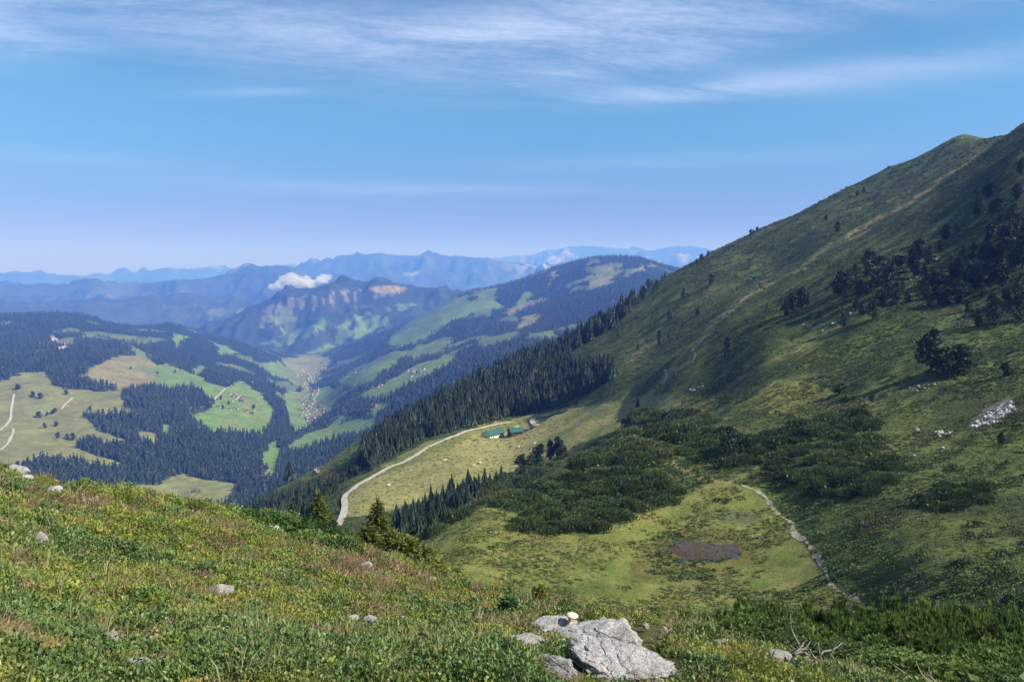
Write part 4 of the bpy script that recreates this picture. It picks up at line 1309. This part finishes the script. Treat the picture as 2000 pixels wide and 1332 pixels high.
# dwarf pine on the hillock and round the bog
PATCH = [([(965, 995), (1000, 962), (1080, 938), (1180, 918), (1290, 938), (1345, 972), (1280, 988), (1200, 1022), (1150, 1030), (1000, 1020)], 62, 'dark dwarf pine bush massed on the hillock above the bog', 'dwarf pines on the hillock'),
         ([(1180, 872), (1280, 877), (1312, 908), (1240, 912), (1190, 902)], 14, 'dark dwarf pine bush on the crown of the hillock', 'dwarf pines on the hillock crown'),
         ([(1205, 838), (1260, 802), (1380, 807), (1440, 850), (1500, 872), (1480, 905), (1400, 915), (1320, 882), (1230, 860)], 52, 'dark dwarf pine bush in the long thicket under the spur', 'dwarf pines under the spur'),
         ([(1480, 852), (1560, 832), (1690, 802), (1720, 830), (1700, 870), (1765, 905), (1720, 965), (1600, 975), (1520, 935), (1500, 900)], 66, 'dark dwarf pine bush in the broad thicket above the footpath', 'dwarf pines above the footpath'),
         ([(1800, 988), (1830, 958), (1930, 952), (1935, 978), (1850, 1005)], 14, 'dark dwarf pine bush in the hollow behind the turf bank', 'dwarf pines in the hollow'),
         ([(985, 1030), (1020, 1026), (1130, 1026), (1200, 1020), (1190, 1040), (1000, 1042)], 9, 'small outlying dwarf pine bush on the edge of the bog', 'outlying dwarf pines'),
         ([(940, 985), (1010, 940), (1060, 905), (1090, 912), (1010, 962), (970, 990)], 14, 'dwarf pine bush on the bank under the hillock brow', 'dwarf pines under the brow'),
         ([(780, 1062), (800, 1015), (880, 975), (960, 950), (1010, 935), (990, 972), (930, 1000), (870, 1035), (830, 1064)], 36, 'dwarf pine bush under the belt of spruces beside the bog', 'dwarf pines under the spruce belt'),
         ([(1110, 905), (1150, 892), (1170, 905), (1130, 915)], 4, 'low dwarf pine bush on bright turf behind the hillock', 'dwarf pines on the bright turf')]
k = 0
for poly, n, lab, grp in PATCH:
    for q in sample_poly(poly, n, 17 if n > 20 else 15, 400 + n):
        p = ALP.hit(q[0], q[1], 120)
        sc = p.length / 230 * random.uniform(2.6, 3.9)
        t = thing('dwarf_pine', sink(ALP, p, 0.25), ('large ' if sc * 230 / p.length > 3.25 else 'smaller ') + lab.replace('small ', ''), 'shrub', grp, random.uniform(0, 6.28), (sc, sc, sc * random.uniform(1.0, 1.6)))
        part('stem', DWARF_STEM, t); part('crown', DWARF[k % 4], t)
        k += 1

# near dwarf pine thicket
NEAR = [dwarf_pine_crown('near_pine_crown', 'near_pine_needles', 120 + q, 900, 13, 1.9, 0.13) for q in range(3)]
NEAR_STEM = stems_mesh('near_pine_stem', 7, 0.5, 0.03, 125)
random.seed(31)
for r0, top, x0, x1, st in ((27, 1180, 1345, 2080, 58), (22, 1192, 1370, 2090, 66), (17.5, 1214, 1450, 2100, 74), (14, 1244, 1560, 2100, 84), (11.5, 1284, 1700, 2120, 95), (9.5, 1322, 1800, 2120, 105)):
    px = x0
    while px < x1:
        a, t = ray(px, top + random.uniform(-14, 16) + (24 if px < 1400 else 0))
        r = r0 * random.uniform(0.94, 1.06)
        x, y = r * math.sin(a), r * math.cos(a)
        z = float(HEATH.z(x, y))
        h = max(t * r - z, 0.5)
        w = r * st / FPX * random.uniform(0.95, 1.25)
        t_ = thing('dwarf_pine', (x, y, z - 0.03), ('tall' if h > 2.0 else 'lower') + ' fresh green dwarf pine bush in the thicket below the pale outcrop', 'shrub', 'near dwarf pine thicket', random.uniform(0, 6.28), (w, w, h / 1.55))
        part('stem', NEAR_STEM, t_); part('crown', NEAR[random.randrange(3)], t_)
        px += st

# young spruces just over the brow
def near_tree(px, top, py, r, H_seed, mat, rb, label, whorls=20, name='young_spruce'):
    a, t0 = ray(px, top)
    x, y = r * math.sin(a), r * math.cos(a)
    z = float(HEATH.z(x, y)) - 0.05
    h = float(t0) * r - z
    t = thing(name, (x, y, z), label, 'tree', None, random.uniform(0, 6))
    part('trunk', trunk_mesh('young_trunk', h * 0.95, 0.05, H_seed), t)
    part('crown', branch_spruce('young_crown', mat, h, rb, H_seed, whorls), t)
    return t


near_tree(738, 972, 1110, 25, 11, 'young_spruce_needles', 1.6, 'bushy young spruce with golden-tipped boughs at the brow of the heath', 24)
near_tree(718, 1022, 1110, 23, 12, 'young_spruce_needles', 1.4, 'short dark spruce leaning into the golden-tipped spruce', 18)
near_tree(622, 958, 1040, 27, 13, 'young_spruce_needles', 1.5, 'broad olive young spruce behind the shrub bank', 22)
near_tree(572, 984, 1030, 27, 14, 'green_spruce_needles', 0.55, 'narrow fresh green spruce tip behind the shrub bank', 18)
near_tree(792, 1040, 1115, 20, 15, 'young_spruce_needles', 1.5, 'low golden spruce bush spreading beside the young spruce', 14)
near_tree(828, 1064, 1120, 18, 16, 'young_spruce_needles', 1.0, 'small bright golden spruce bush at the end of the brow', 12)
near_tree(764, 1030, 1115, 22, 21, 'young_spruce_needles', 1.3, 'rounded golden spruce bush filling in under the young spruce', 16)
near_tree(700, 1052, 1115, 20, 22, 'green_spruce_needles', 0.7, 'fresh green spruce bush at the foot of the short dark spruce', 14)
near_tree(812, 1082, 1125, 17, 23, 'young_spruce_needles', 0.6, 'low golden spruce mat at the rim of the bog', 12)
near_tree(650, 1012, 1080, 24, 24, 'green_spruce_needles', 0.7, 'green spruce bush between the olive spruce and the road bend', 16)
near_tree(680, 1038, 1080, 21, 17, 'young_spruce_needles', 0.7, 'dark low spruce bush in the gap above the road bend', 12)
near_tree(1054, 1138, 1170, 13, 18, 'young_spruce_needles', 0.16, 'tiny seedling conifer on the brow of the heath', 9)
near_tree(994, 1168, 1200, 9, 19, 'green_spruce_needles', 0.13, 'tiny fresh green seedling conifer above the outcrop', 9)
near_tree(5, 905, 920, 22, 20, 'green_spruce_needles', 0.22, 'tiny conifer beside the grey stones on the skyline of the heath', 9)

# bank of leafy shrubs on the brow
SHRUB = [clump_mesh('shrub_leaves', 'shrub_leaves', 420, 0.13, 0.05, 0.4, 0.9, 130 + q) for q in range(2)]
SHRUB_STEM = stems_mesh('shrub_stem', 5, 0.5, 0.02, 133)
for px, py, s in [(480, 1018, .40), (515, 1028, .42), (548, 1040, .5), (585, 1046, .52), (615, 1056, .5), (645, 1064, .48), (600, 1068, .45), (560, 1058, .42), (660, 1080, .4), (680, 1088, .35), (430, 1006, .32), (390, 998, .28)]:
    p = HEATH.hit(px, py)
    t = thing('leafy_shrub', sink(HEATH, p, 0.05), 'dense fresh green leafy shrub on the brow below the young spruces', 'shrub', 'leafy shrubs on the brow', random.uniform(0, 6), (s * 1.3, s * 1.3, s))
    part('stem', SHRUB_STEM, t); part('crown', SHRUB[random.randrange(2)], t)

# ------------------------------------------------------------------ woods of the valley
def build_valley_forest():
    rs = np.random.default_rng(15)
    t = VALE.Z / VALE.RR
    vis = t >= np.maximum.accumulate(t, axis=1) - 0.006
    n = 150000
    ia = rs.integers(0, VALE.A.shape[0], n); ir = rs.integers(0, VALE.A.shape[1], n)
    ok = vis[ia, ir] & ~VALE_MEADOW[ia, ir]
    px, py = VALE.px()
    ok &= (px[ia, ir] > -60) & (px[ia, ir] < 1400) & (py[ia, ir] < 1010) & (VALE.RR[ia, ir] < 7600)
    ia, ir = ia[ok], ir[ok]
    a = VALE.a[ia] + rs.uniform(-.5, .5, len(ia)) * (VALE.a[1] - VALE.a[0])
    r = np.exp(VALE.s[ir] + rs.uniform(-.5, .5, len(ia)) * (VALE.s[1] - VALE.s[0]))
    x, y = r * np.sin(a), r * np.cos(a)
    z = VALE.z(x, y) - 1
    h = rs.normal(22, 5, len(x)).clip(9, 34)
    w = rs.uniform(0.9, 1.5, len(x))
    scatter('forest', np.stack([x, y, z], 1), np.stack([h * w, h * w, h], 1), np.stack([0 * x, 0 * x, rs.uniform(0, 6.28, len(x))], 1), rs.integers(0, 3, len(x)), FAR, 'spruce forest covering the valley sides')


build_valley_forest()
for q in [(100, 825), (88, 828), (175, 868), (168, 862), (210, 875), (205, 975), (195, 968), (245, 965), (285, 950), (275, 955), (235, 1030), (290, 1020), (470, 935), (300, 1080), (350, 1085), (380, 1090), (680, 722), (1100, 918), (1085, 915), (820, 748), (910, 742), (1160, 930), (1320, 925), (600, 940), (345, 855),
          (1150, 880), (1190, 905)]:
    px, py = q[0] / 2.664, 450 + q[1] / 2.664
    p = VALE.hit(px, py)
    tree('field_tree', sink(VALE, p, 0.8), random.uniform(14, 22), PINES[random.randrange(5)], PINE_TRUNK, 'single dark tree standing in the valley meadows', 'tree', 'single trees in the valley meadows', random.uniform(1.0, 1.6))

# ------------------------------------------------------------------ buildings
def gable(mb, L, W, h, rh, ov, th=0.25):
    """roof: two slabs along x"""
    for s in (-1, 1):
        e = Vector((0, s * (W / 2 + ov), h - ov * rh / (W / 2)))
        top = Vector((0, 0, h + rh))
        v = []
        for xx in (-L / 2 - ov, L / 2 + ov):
            v += [(xx, e.y, e.z), (xx, top.y, top.z), (xx, top.y, top.z + th), (xx, e.y, e.z + th)]
        mb.add(v, [(0, 1, 2, 3), (7, 6, 5, 4), (0, 4, 5, 1), (1, 5, 6, 2), (2, 6, 7, 3), (3, 7, 4, 0)])


def walls(mb, L, W, h, rh, z0=-1.5):
    mb.add([(-L / 2, -W / 2, z0), (L / 2, -W / 2, z0), (L / 2, W / 2, z0), (-L / 2, W / 2, z0), (-L / 2, -W / 2, h), (L / 2, -W / 2, h), (L / 2, W / 2, h), (-L / 2, W / 2, h), (-L / 2, 0, h + rh), (L / 2, 0, h + rh)],
           [(0, 1, 5, 4), (1, 2, 6, 9, 5), (2, 3, 7, 6), (3, 0, 4, 8, 7), (3, 2, 1, 0), (4, 5, 9, 8), (6, 7, 8, 9)])


def hut(px, py, rot, L, W, h, rh, wallm, roofm, label, windows, chimney=True, ov=0.8):
    p = ALP.hit(px, py, 400)
    t = thing('alpine_hut', (p.x, p.y, p.z + 0.3), label, 'hut', 'huts on the pasture', R(rot))
    mb = MB(); walls(mb, L, W, h, rh); part('wall', mb.mesh('hut_wall', wallm), t)
    mb = MB(); gable(mb, L, W, h, rh, ov); ro = part('roof', mb.mesh('hut_roof', roofm), t)
    if chimney:
        mb = MB(); mb.box((L * .2, -.4, h + rh * .6), (L * .2 + .8, .4, h + rh + 1.2)); part('chimney', mb.mesh('hut_chimney', 'limewash'), ro)
    for sgn in (-1, 1):
        for k in range(windows):
            xx = -L / 2 + L * (k + 0.7) / (windows + 0.4)
            mb = MB(); mb.box((xx - .5, sgn * W / 2 - .06, h * .35), (xx + .5, sgn * W / 2 + .06, h * .8)); part('window', mb.mesh('hut_window', 'window_glass'), t)
    mb = MB(); mb.box((L / 2 - .06, -.8, -.3), (L / 2 + .08, .8, 1.9)); part('door', mb.mesh('hut_door', 'old_timber'), t)
    mb = MB(); mb.box((-L / 2 - .4, -W / 2 - .4, -2.5), (L / 2 + .4, W / 2 + .4, -.4)); part('plinth', mb.mesh('hut_plinth', 'grey_roof'), t)


hut(963, 853, 48, 17, 9, 3.0, 2.6, 'limewash', 'green_sheet_metal', 'long white cow barn with a green metal roof on the pasture', 6, False)
hut(1006, 850, 24, 10, 8, 3.6, 2.6, 'old_timber', 'green_sheet_metal', 'dark timber hut with a green metal roof beside the long barn', 3)
hut(1026, 842, 10, 5.5, 4, 1.8, 1.3, 'old_timber', 'grey_roof', 'small brown shed at the gravel yard behind the huts', 1, False, 0.4)

HOUSES = []
for wm, rm, k in (('house_render', 'grey_roof', 0), ('house_render', 'red_roof', 1), ('old_timber', 'grey_roof', 2)):
    a_, b_ = MB(), MB()
    walls(a_, 14, 11, 5, 3.2, -6); gable(b_, 14, 11, 5, 3.2, 1.8, 0.4)
    HOUSES.append((a_.mesh('house_wall', wm), b_.mesh('house_roof', rm)))


def house(px, py, label, group, s=1.0, k=None):
    p = VALE.hit(px, py)
    if k is None:
        k = random.choice((0, 0, 0, 1, 1, 2))
        label = ('larger ' if s > 0.9 else '') + ('grey-roofed ', 'red-roofed ', 'dark timber ')[k] + label.replace('small ', '').replace('pale ', '')
    t = thing('house', (p.x, p.y, p.z + 1.0), label, 'house', group, random.uniform(0, 3.14), s)
    w, r_ = HOUSES[k]
    part('wall', w, t); part('roof', r_, t)


random.seed(77)
for poly, n, lab, grp, md in (([(572, 712), (600, 720), (640, 703), (628, 745), (612, 768), (598, 760), (578, 738)], 60, 'small pale house in the village at the head of the valley road', 'houses of the valley village', 4),
                              ([(588, 772), (610, 768), (618, 790), (640, 800), (605, 826), (585, 812)], 42, 'small pale house in the lower village strung along the valley floor', 'houses of the lower village', 5),
                              ([(448, 768), (470, 772), (474, 786), (452, 786)], 9, 'farmhouse of the hamlet in the bright green clearing', 'farmhouses of the hamlet', 5),
                              ([(420, 795), (500, 800), (495, 808), (430, 802)], 6, 'farm building on the lower edge of the hamlet clearing', 'farm buildings below the hamlet', 8),
                              ([(685, 722), (712, 720), (708, 732), (690, 732)], 6, 'farmhouse on the upper green strip of the opposite slope', 'farms on the upper strip', 5),
                              ([(795, 725), (830, 718), (828, 736), (800, 738)], 9, 'farmhouse on the long green strip of the opposite slope', 'farms on the long strip', 5),
                              ([(718, 748), (745, 748), (742, 760), (722, 760)], 6, 'farmhouse at the lower end of the long green strip', 'farms at the lower strip end', 5),
                              ([(620, 812), (650, 795), (750, 790), (745, 800), (650, 822)], 14, 'pale house on the terrace above the valley road', 'houses on the valley terrace', 6),
                              ([(365, 800), (385, 800), (382, 812), (368, 812)], 4, 'barn at the corner of the wood below the hamlet', 'barns below the hamlet', 5)):
    for q in sample_poly(poly, n, md, 600 + n):
        house(q[0], q[1], lab, grp, random.uniform(0.65, 1.1))
for px, py, lab in ((234, 729, 'single white farmhouse on the brown hilltop meadow'), (485, 917, 'single white farmhouse among trees on the valley bottom'), (384, 961, 'dark hay barn on the meadow at the valley bottom')):
    house(px, py, lab, None, 0.9, 0 if 'white' in lab else 2)

# ------------------------------------------------------------------ cows
def cow_mesh():
    me = bpy.data.meshes.new('cow_body')
    V = [(0, 0, 1.05), (.55, 0, 1.08), (.95, 0, 1.15), (1.25, 0, 1.35), (1.5, 0, 1.38), (1.75, 0, 1.2), (-.55, 0, 1.08), (-.85, 0, 1.1), (-1.0, 0, 1.0), (-1.06, 0, .5),
         (.6, .22, .75), (.6, .24, .4), (.58, .24, 0), (.6, -.22, .75), (.62, -.24, .4), (.62, -.24, 0), (-.65, .22, .75), (-.72, .24, .42), (-.66, .24, 0), (-.65, -.22, .75), (-.72, -.24, .42), (-.68, -.24, 0),
         (1.45, .22, 1.45), (1.45, -.22, 1.45)]
    Rr = [.42, .40, .30, .2, .18, .1, .40, .3, .06, .03, .14, .08, .07, .14, .08, .07, .16, .09, .07, .16, .09, .07, .05, .05]
    E_ = [(0, 1), (1, 2), (2, 3), (3, 4), (4, 5), (0, 6), (6, 7), (7, 8), (8, 9), (1, 10), (10, 11), (11, 12), (1, 13), (13, 14), (14, 15), (6, 16), (16, 17), (17, 18), (6, 19), (19, 20), (20, 21), (4, 22), (4, 23)]
    me.from_pydata(V, E_, [])
    o = bpy.data.objects.new('cow_source', me)
    COL.objects.link(o)
    m = o.modifiers.new('s', 'SKIN')
    for v, r_ in zip(me.skin_vertices[0].data, Rr):
        v.radius = (r_, r_)
    me.skin_vertices[0].data[0].use_root = True
    sb = o.modifiers.new('d', 'SUBSURF'); sb.levels = 1
    dg = bpy.context.evaluated_depsgraph_get()
    out = bpy.data.meshes.new_from_object(o.evaluated_get(dg))
    bpy.data.objects.remove(o)
    out.materials.clear(); out.materials.append(MATS['cow_hide'])
    return out


cow = cow_mesh()
for px, py in ((953, 884), (998, 872), (1013, 875), (870, 901), (799, 918), (926, 912), (938, 906), (1044, 868), (760, 950)):
    p = ALP.hit(px, py, 400)
    o = link('cow', cow, None, label='cream coloured cow grazing on the straw pasture below the huts', category='cow', group='cows on the pasture')
    o.location = p; o.rotation_euler = (0, 0, random.uniform(0, 6.28)); o.scale = (1.15,) * 3

# ------------------------------------------------------------------ stones
def stone(layer, px, py, w, h, d, mesh, label, group=None, rz=None, name='boulder', rmin=0, sinkf=0.35, tilt=(0, 0)):
    """w, h in photograph pixels, d depth as a share of w"""
    p = layer.hit(px, py, rmin)
    k = p.length / FPX
    o = link(name, mesh, None, label=label, category='rock')
    if group:
        o['group'] = group
    sx, sz = w * k / 2, h * k / 2
    o.scale = (sx, sx * d, sz)
    o.rotation_euler = (tilt[0], tilt[1], random.uniform(-.4, .4) if rz is None else rz)
    grow = 0.036 * p.length ** 0.62 * 0.3 if layer is HEATH and w < 150 else 0.0
    o.location = (p.x, p.y, p.z + sz * (1 - 2 * sinkf) + grow)
    return o


BIG = [rock_mesh('outcrop_rock', 'grey_rock', 140 + q, 6, 12, 0.22, 0.085) for q in range(4)]
MID = [rock_mesh('boulder_rock', 'pale_rock', 150 + q, 3, 8, 0.18) for q in range(5)]
MIDG = [rock_mesh('stone_rock', 'grey_rock', 160 + q, 4, 9, 0.18) for q in range(4)]
stone(HEATH, 1208, 1316, 200, 76, 1.3, BIG[0], 'large lichen-grey rock outcrop breaking through the heath', None, 0.3, 'rock_outcrop')
stone(HEATH, 1188, 1262, 180, 52, 1.1, BIG[1], 'cracked grey shoulder of rock behind the large outcrop', None, -0.2, 'rock_outcrop')
stone(HEATH, 1072, 1240, 110, 34, 0.8, BIG[2], 'low grey slab with a dark undercut side beside the mushroom', None, 0.5, 'rock_slab', 0, 0.3)
stone(HEATH, 1032, 1274, 96, 34, 0.9, BIG[3], 'smooth pale slab at the top of the narrow rock strip', None, -0.5, 'rock_slab')
stone(HEATH, 1085, 1318, 130, 34, 0.55, BIG[1], 'narrow pale rock strip running below the smooth slab', None, -0.75, 'rock_slab')
stone(HEATH, 1300, 1258, 34, 32, 0.9, MIDG[0], 'small pointed dark-sided stone behind the outcrop', None, None, 'boulder', 0, 0.2)
stone(HEATH, 1412, 1275, 56, 40, 0.8, MIDG[1], 'rounded grey stone among the rusty heather below the thicket')
stone(HEATH, 1375, 1272, 40, 22, 0.8, MIDG[2], 'flat pale stone touching the rounded grey stone')
stone(HEATH, 1530, 1308, 84, 34, 0.6, MIDG[3], 'long grey stone under the dead branches', None, -0.6)
stone(HEATH, 1470, 1296, 46, 22, 0.8, MIDG[2], 'small flat stone between the rounded grey stone and the dead branches')
stone(HEATH, 1345, 1266, 26, 16, 0.9, MIDG[3], 'little stone next to the pointed dark-sided stone')
stone(HEATH, 1590, 1316, 60, 22, 0.6, MIDG[0], 'low pale stone below the dead branches', None, -0.3)
for px, py, w, h, lab in ((685, 1221, 38, 24, 'white rounded stone, one of a pair on the open heath'), (725, 1223, 40, 26, 'white angular stone, one of a pair on the open heath'), (783, 1217, 22, 16, 'small pale stone beside the white pair'), (625, 1203, 22, 14, 'small half-buried stone above the white pair'),
                          (715, 1112, 28, 20, 'white stone on the brow beside the golden spruce'), (846, 1141, 26, 18, 'white stone on the brow at the end of the golden bush'), (874, 1146, 20, 14, 'small pinkish stone next to the white brow stone'), (532, 1043, 34, 22, 'rusty brown stone among the leafy shrubs'), (800, 1168, 18, 22, 'upright pale stone half hidden in heath shrubs'),
                          (1262, 1228, 18, 12, 'tiny white stone on the brow behind the outcrop'), (515, 1071, 22, 10, 'flat pale stone in the rusty band of heather'), (430, 1166, 70, 24, 'scattered chalky stones half overgrown on the open heath'), (205, 1188, 30, 18, 'small chalky stone in the brown heather'),
                          (108, 966, 44, 26, 'grey boulder near the skyline of the heath'), (80, 1066, 40, 30, 'grey stone in a hollow of the heath'), (30, 926, 60, 22, 'broad grey rock on the skyline of the heath'), (45, 944, 40, 20, 'pale rock under the broad skyline rock'), (232, 970, 26, 12, 'small pale stone on the skyline heath'),
                          (303, 966, 26, 14, 'small pinkish grey stone on the brow'), (170, 985, 26, 14, 'half-sunk stone below the grey skyline boulder'), (5, 988, 24, 20, 'pale stone at the edge of the heath'), (222, 1278, 40, 50, 'pale flaking rock in the bare gravelly patch'), (290, 1272, 60, 40, 'lichen-grey rock in the bare gravelly patch'), (268, 1314, 70, 26, 'flat white rock at the foot of the bare patch'),
                          (325, 1300, 44, 20, 'low pinkish rock in the bare patch'), (400, 1030, 50, 14, 'thin strip of grey rock in the brow heather'), (770, 1312, 50, 22, 'half-hidden pale stone in dark alpenrose'), (350, 1060, 20, 12, 'tiny pale stone in the middle of the heath')):
    stone(HEATH, px, py + 4, w * 0.86, h * 0.92, 0.9, MIDG[random.randrange(4)] if 'grey' in lab else MID[random.randrange(5)], lab, None, None, 'stone', 0, 0.25)
for poly, n, lab, grp, lo, hi in (([(1895, 834), (1928, 806), (1972, 786), (1985, 800), (1952, 822), (1910, 838)], 60, 'pale block in the tumbled scree on the hillside', 'blocks of the pale scree', 4, 11),
                                  ([(1828, 846), (1860, 843), (1862, 854), (1832, 855)], 10, 'pale block in the small heap below the scree', 'blocks of the small heap', 4, 10),
                                  ([(1755, 762), (1800, 752), (1850, 748), (1790, 768)], 12, 'grey stone strewn under the tall lit pine', 'stones under the lit pine', 2.5, 6),
                                  ([(1345, 760), (1375, 752), (1380, 760), (1350, 765)], 6, 'pale stone at the foot of the spur track', 'stones by the spur track', 3, 7),
                                  ([(1550, 640), (1620, 620), (1700, 590), (1800, 500), (1840, 500), (1720, 610), (1600, 650)], 26, 'grey rock among the pines of the steep slope', 'rocks of the steep slope', 2.5, 6)):
    for q in sample_poly(poly, n, lo, 700 + n):
        w = random.uniform(lo, hi)
        stone(ALP, q[0], q[1], w, w * random.uniform(.6, .95), 0.9, (MID if 'pale' in lab else MIDG)[random.randrange(4)], ('big ' if w > (lo + hi) / 2 else 'little ') + lab, grp, random.uniform(0, 6), 'boulder', 120, 0.25)
for px, py, w, h, lab in ((1320, 849, 9, 12, 'single white block in the dwarf pines under the spur'), (1791, 843, 9, 8, 'single white block on the turf left of the small heap'.replace(' left of', ' near')), (1784, 892, 7, 5, 'tiny white block on the turf bank'), (1840, 877, 8, 5, 'low grey block on the brown turf below the small heap')):
    stone(ALP, px, py, w, h, 0.9, MID[0], lab, None, None, 'boulder', 120, 0.1)

# mushroom-like pale cap, dead branches
p = HEATH.hit(1113, 1236)
k = p.length / FPX
t = thing('mushroom', (p.x, p.y, p.z), 'pale flat-capped mushroom standing behind the low grey slab', 'mushroom', None, 0, k * 0.88)
mb = MB(); mb.tube([(0, 0, -6), (1, 0, 8), (-1, 0, 20), (0, 0, 42)], [5, 4.5, 3.5, 3], 10); part('stalk', mb.mesh('mushroom_stalk', 'mushroom_flesh', True), t)
mb = MB(); mb.tube([(0, 0, 38), (0, 0, 39.5), (0, 0, 41), (0, 0, 43), (0, 0, 44.5)], [3, 9, 13, 10, 4], 16); part('cap', mb.mesh('mushroom_cap', 'mushroom_flesh', True), t, (0, 0, 0), (0.12, 0.1, 0))

random.seed(9)
for px, py, n, lab in ((1590, 1285, 9, 'grey dead branch tangled at the foot of the thicket'), (1545, 1282, 5, 'short bleached dead branch beside the long grey stone'), (1830, 1300, 8, 'bare grey twigs showing inside the thicket')):
    p = HEATH.hit(px, py)
    k = p.length / FPX
    mb = MB()
    for i in range(n):
        a = random.uniform(-.5, 3.6); L = random.uniform(35, 75) * k
        q = [Vector((random.uniform(-20, 20) * k, random.uniform(-10, 10) * k, 0))]
        d = Vector((math.cos(a), random.uniform(-.4, .4), abs(math.sin(a)) * 0.6 + .1)).normalized()
        for s_ in range(4):
            q.append(q[-1] + (d + rdir() * 0.35) * L / 4)
        mb.tube(q, [2.2 * k, 1.8 * k, 1.4 * k, 1.0 * k, 0.5 * k], 5)
    o = link('dead_branch', mb.mesh('dead_branch', 'dead_wood', True), None, label=lab, category='branch')
    o.location = p

# bog pool
def build_pool():
    P = [ALP.hit(px, py, 100) for px, py in POOL]
    z = ALP_POOL_Z + 0.02
    m, nb, bsdf = new_mat('bog_water')
    bsdf.inputs['Base Color'].default_value = (0.04, 0.038, 0.03, 1)
    bsdf.inputs['Roughness'].default_value = 0.3
    bsdf.inputs['Specular IOR Level'].default_value = 0.5
    bump(nb, bsdf, nb.noise(nb.new('ShaderNodeNewGeometry').outputs['Position'], 2.0, 3), 0.15, 0.05)
    n = len(P)
    c = sum(P, Vector()) / n
    mb = MB()
    v = [(c.x, c.y, z)]
    for i in range(n * 6):
        a, b = P[i // 6], P[(i // 6 + 1) % n]
        q = a.lerp(b, (i % 6) / 6)
        q = c + (q - c) * (0.95 + 0.4 * float(vn(i * 0.45, 1.3, 5)))
        v.append((q.x, q.y, z))
    N_ = n * 6
    mb.add(v, [(0, 1 + i, 1 + (i + 1) % N_) for i in range(N_)])
    me = mb.mesh('pool', 'bog_water')
    link('pool', me, None, kind='structure', label='dark bog pool filled with sedge')


build_pool()

# ------------------------------------------------------------------ the little cloud before the far mountain
def build_cloud():
    random.seed(4)
    r = 13200.0
    bm = bmesh.new()
    k = r / FPX
    for px, py, rad in [(530, 561, 7), (545, 559, 11), (560, 553, 14), (575, 548, 17), (590, 552, 15), (605, 555, 12), (618, 552, 9), (632, 545, 12), (640, 541, 9), (568, 540, 10), (553, 546, 9), (598, 546, 9), (580, 558, 12), (625, 548, 8)]:
        a, t = ray(px, py)
        rr = r + random.uniform(-12, 12) * k
        m = Matrix.Translation((rr * math.sin(a), rr * math.cos(a), rr * float(t)))
        n0 = len(bm.verts)
        g = bmesh.ops.create_icosphere(bm, subdivisions=4, radius=rad * k, matrix=m)
        vs = g['verts']
        c = m.translation
        P = np.array([v.co[:] for v in vs])
        d = fbm(P[:, 0] / 70 + P[:, 2] / 90, P[:, 1] / 70 + P[:, 2] / 60, 4, 51, 0.6)
        for v, q in zip(vs, d):
            off = v.co - c
            off.z *= 0.75
            v.co = c + off * (0.95 + 0.95 * float(q))
    me = bpy.data.meshes.new('cloud')
    bm.to_mesh(me); bm.free()
    m = bpy.data.materials.new('cloud_vapour'); m.use_nodes = True
    nb = NB(m.node_tree); nb.n.clear()
    out = nb.new('ShaderNodeOutputMaterial')
    v = nb.new('ShaderNodeVolumePrincipled')
    v.inputs['Color'].default_value = (1, 1, 1, 1)
    v.inputs['Density'].default_value = 0.009
    nb.l.new(v.outputs[0], out.inputs['Volume'])
    me.materials.append(m)
    o = bpy.data.objects.new('cloud', me)
    COL.objects.link(o)
    md = o.modifiers.new('merge', 'REMESH'); md.mode = 'VOXEL'; md.voxel_size = 14.0
    o['label'] = 'small torn white cloud hanging before the pointed blue mountain'; o['category'] = 'cloud'


build_cloud()
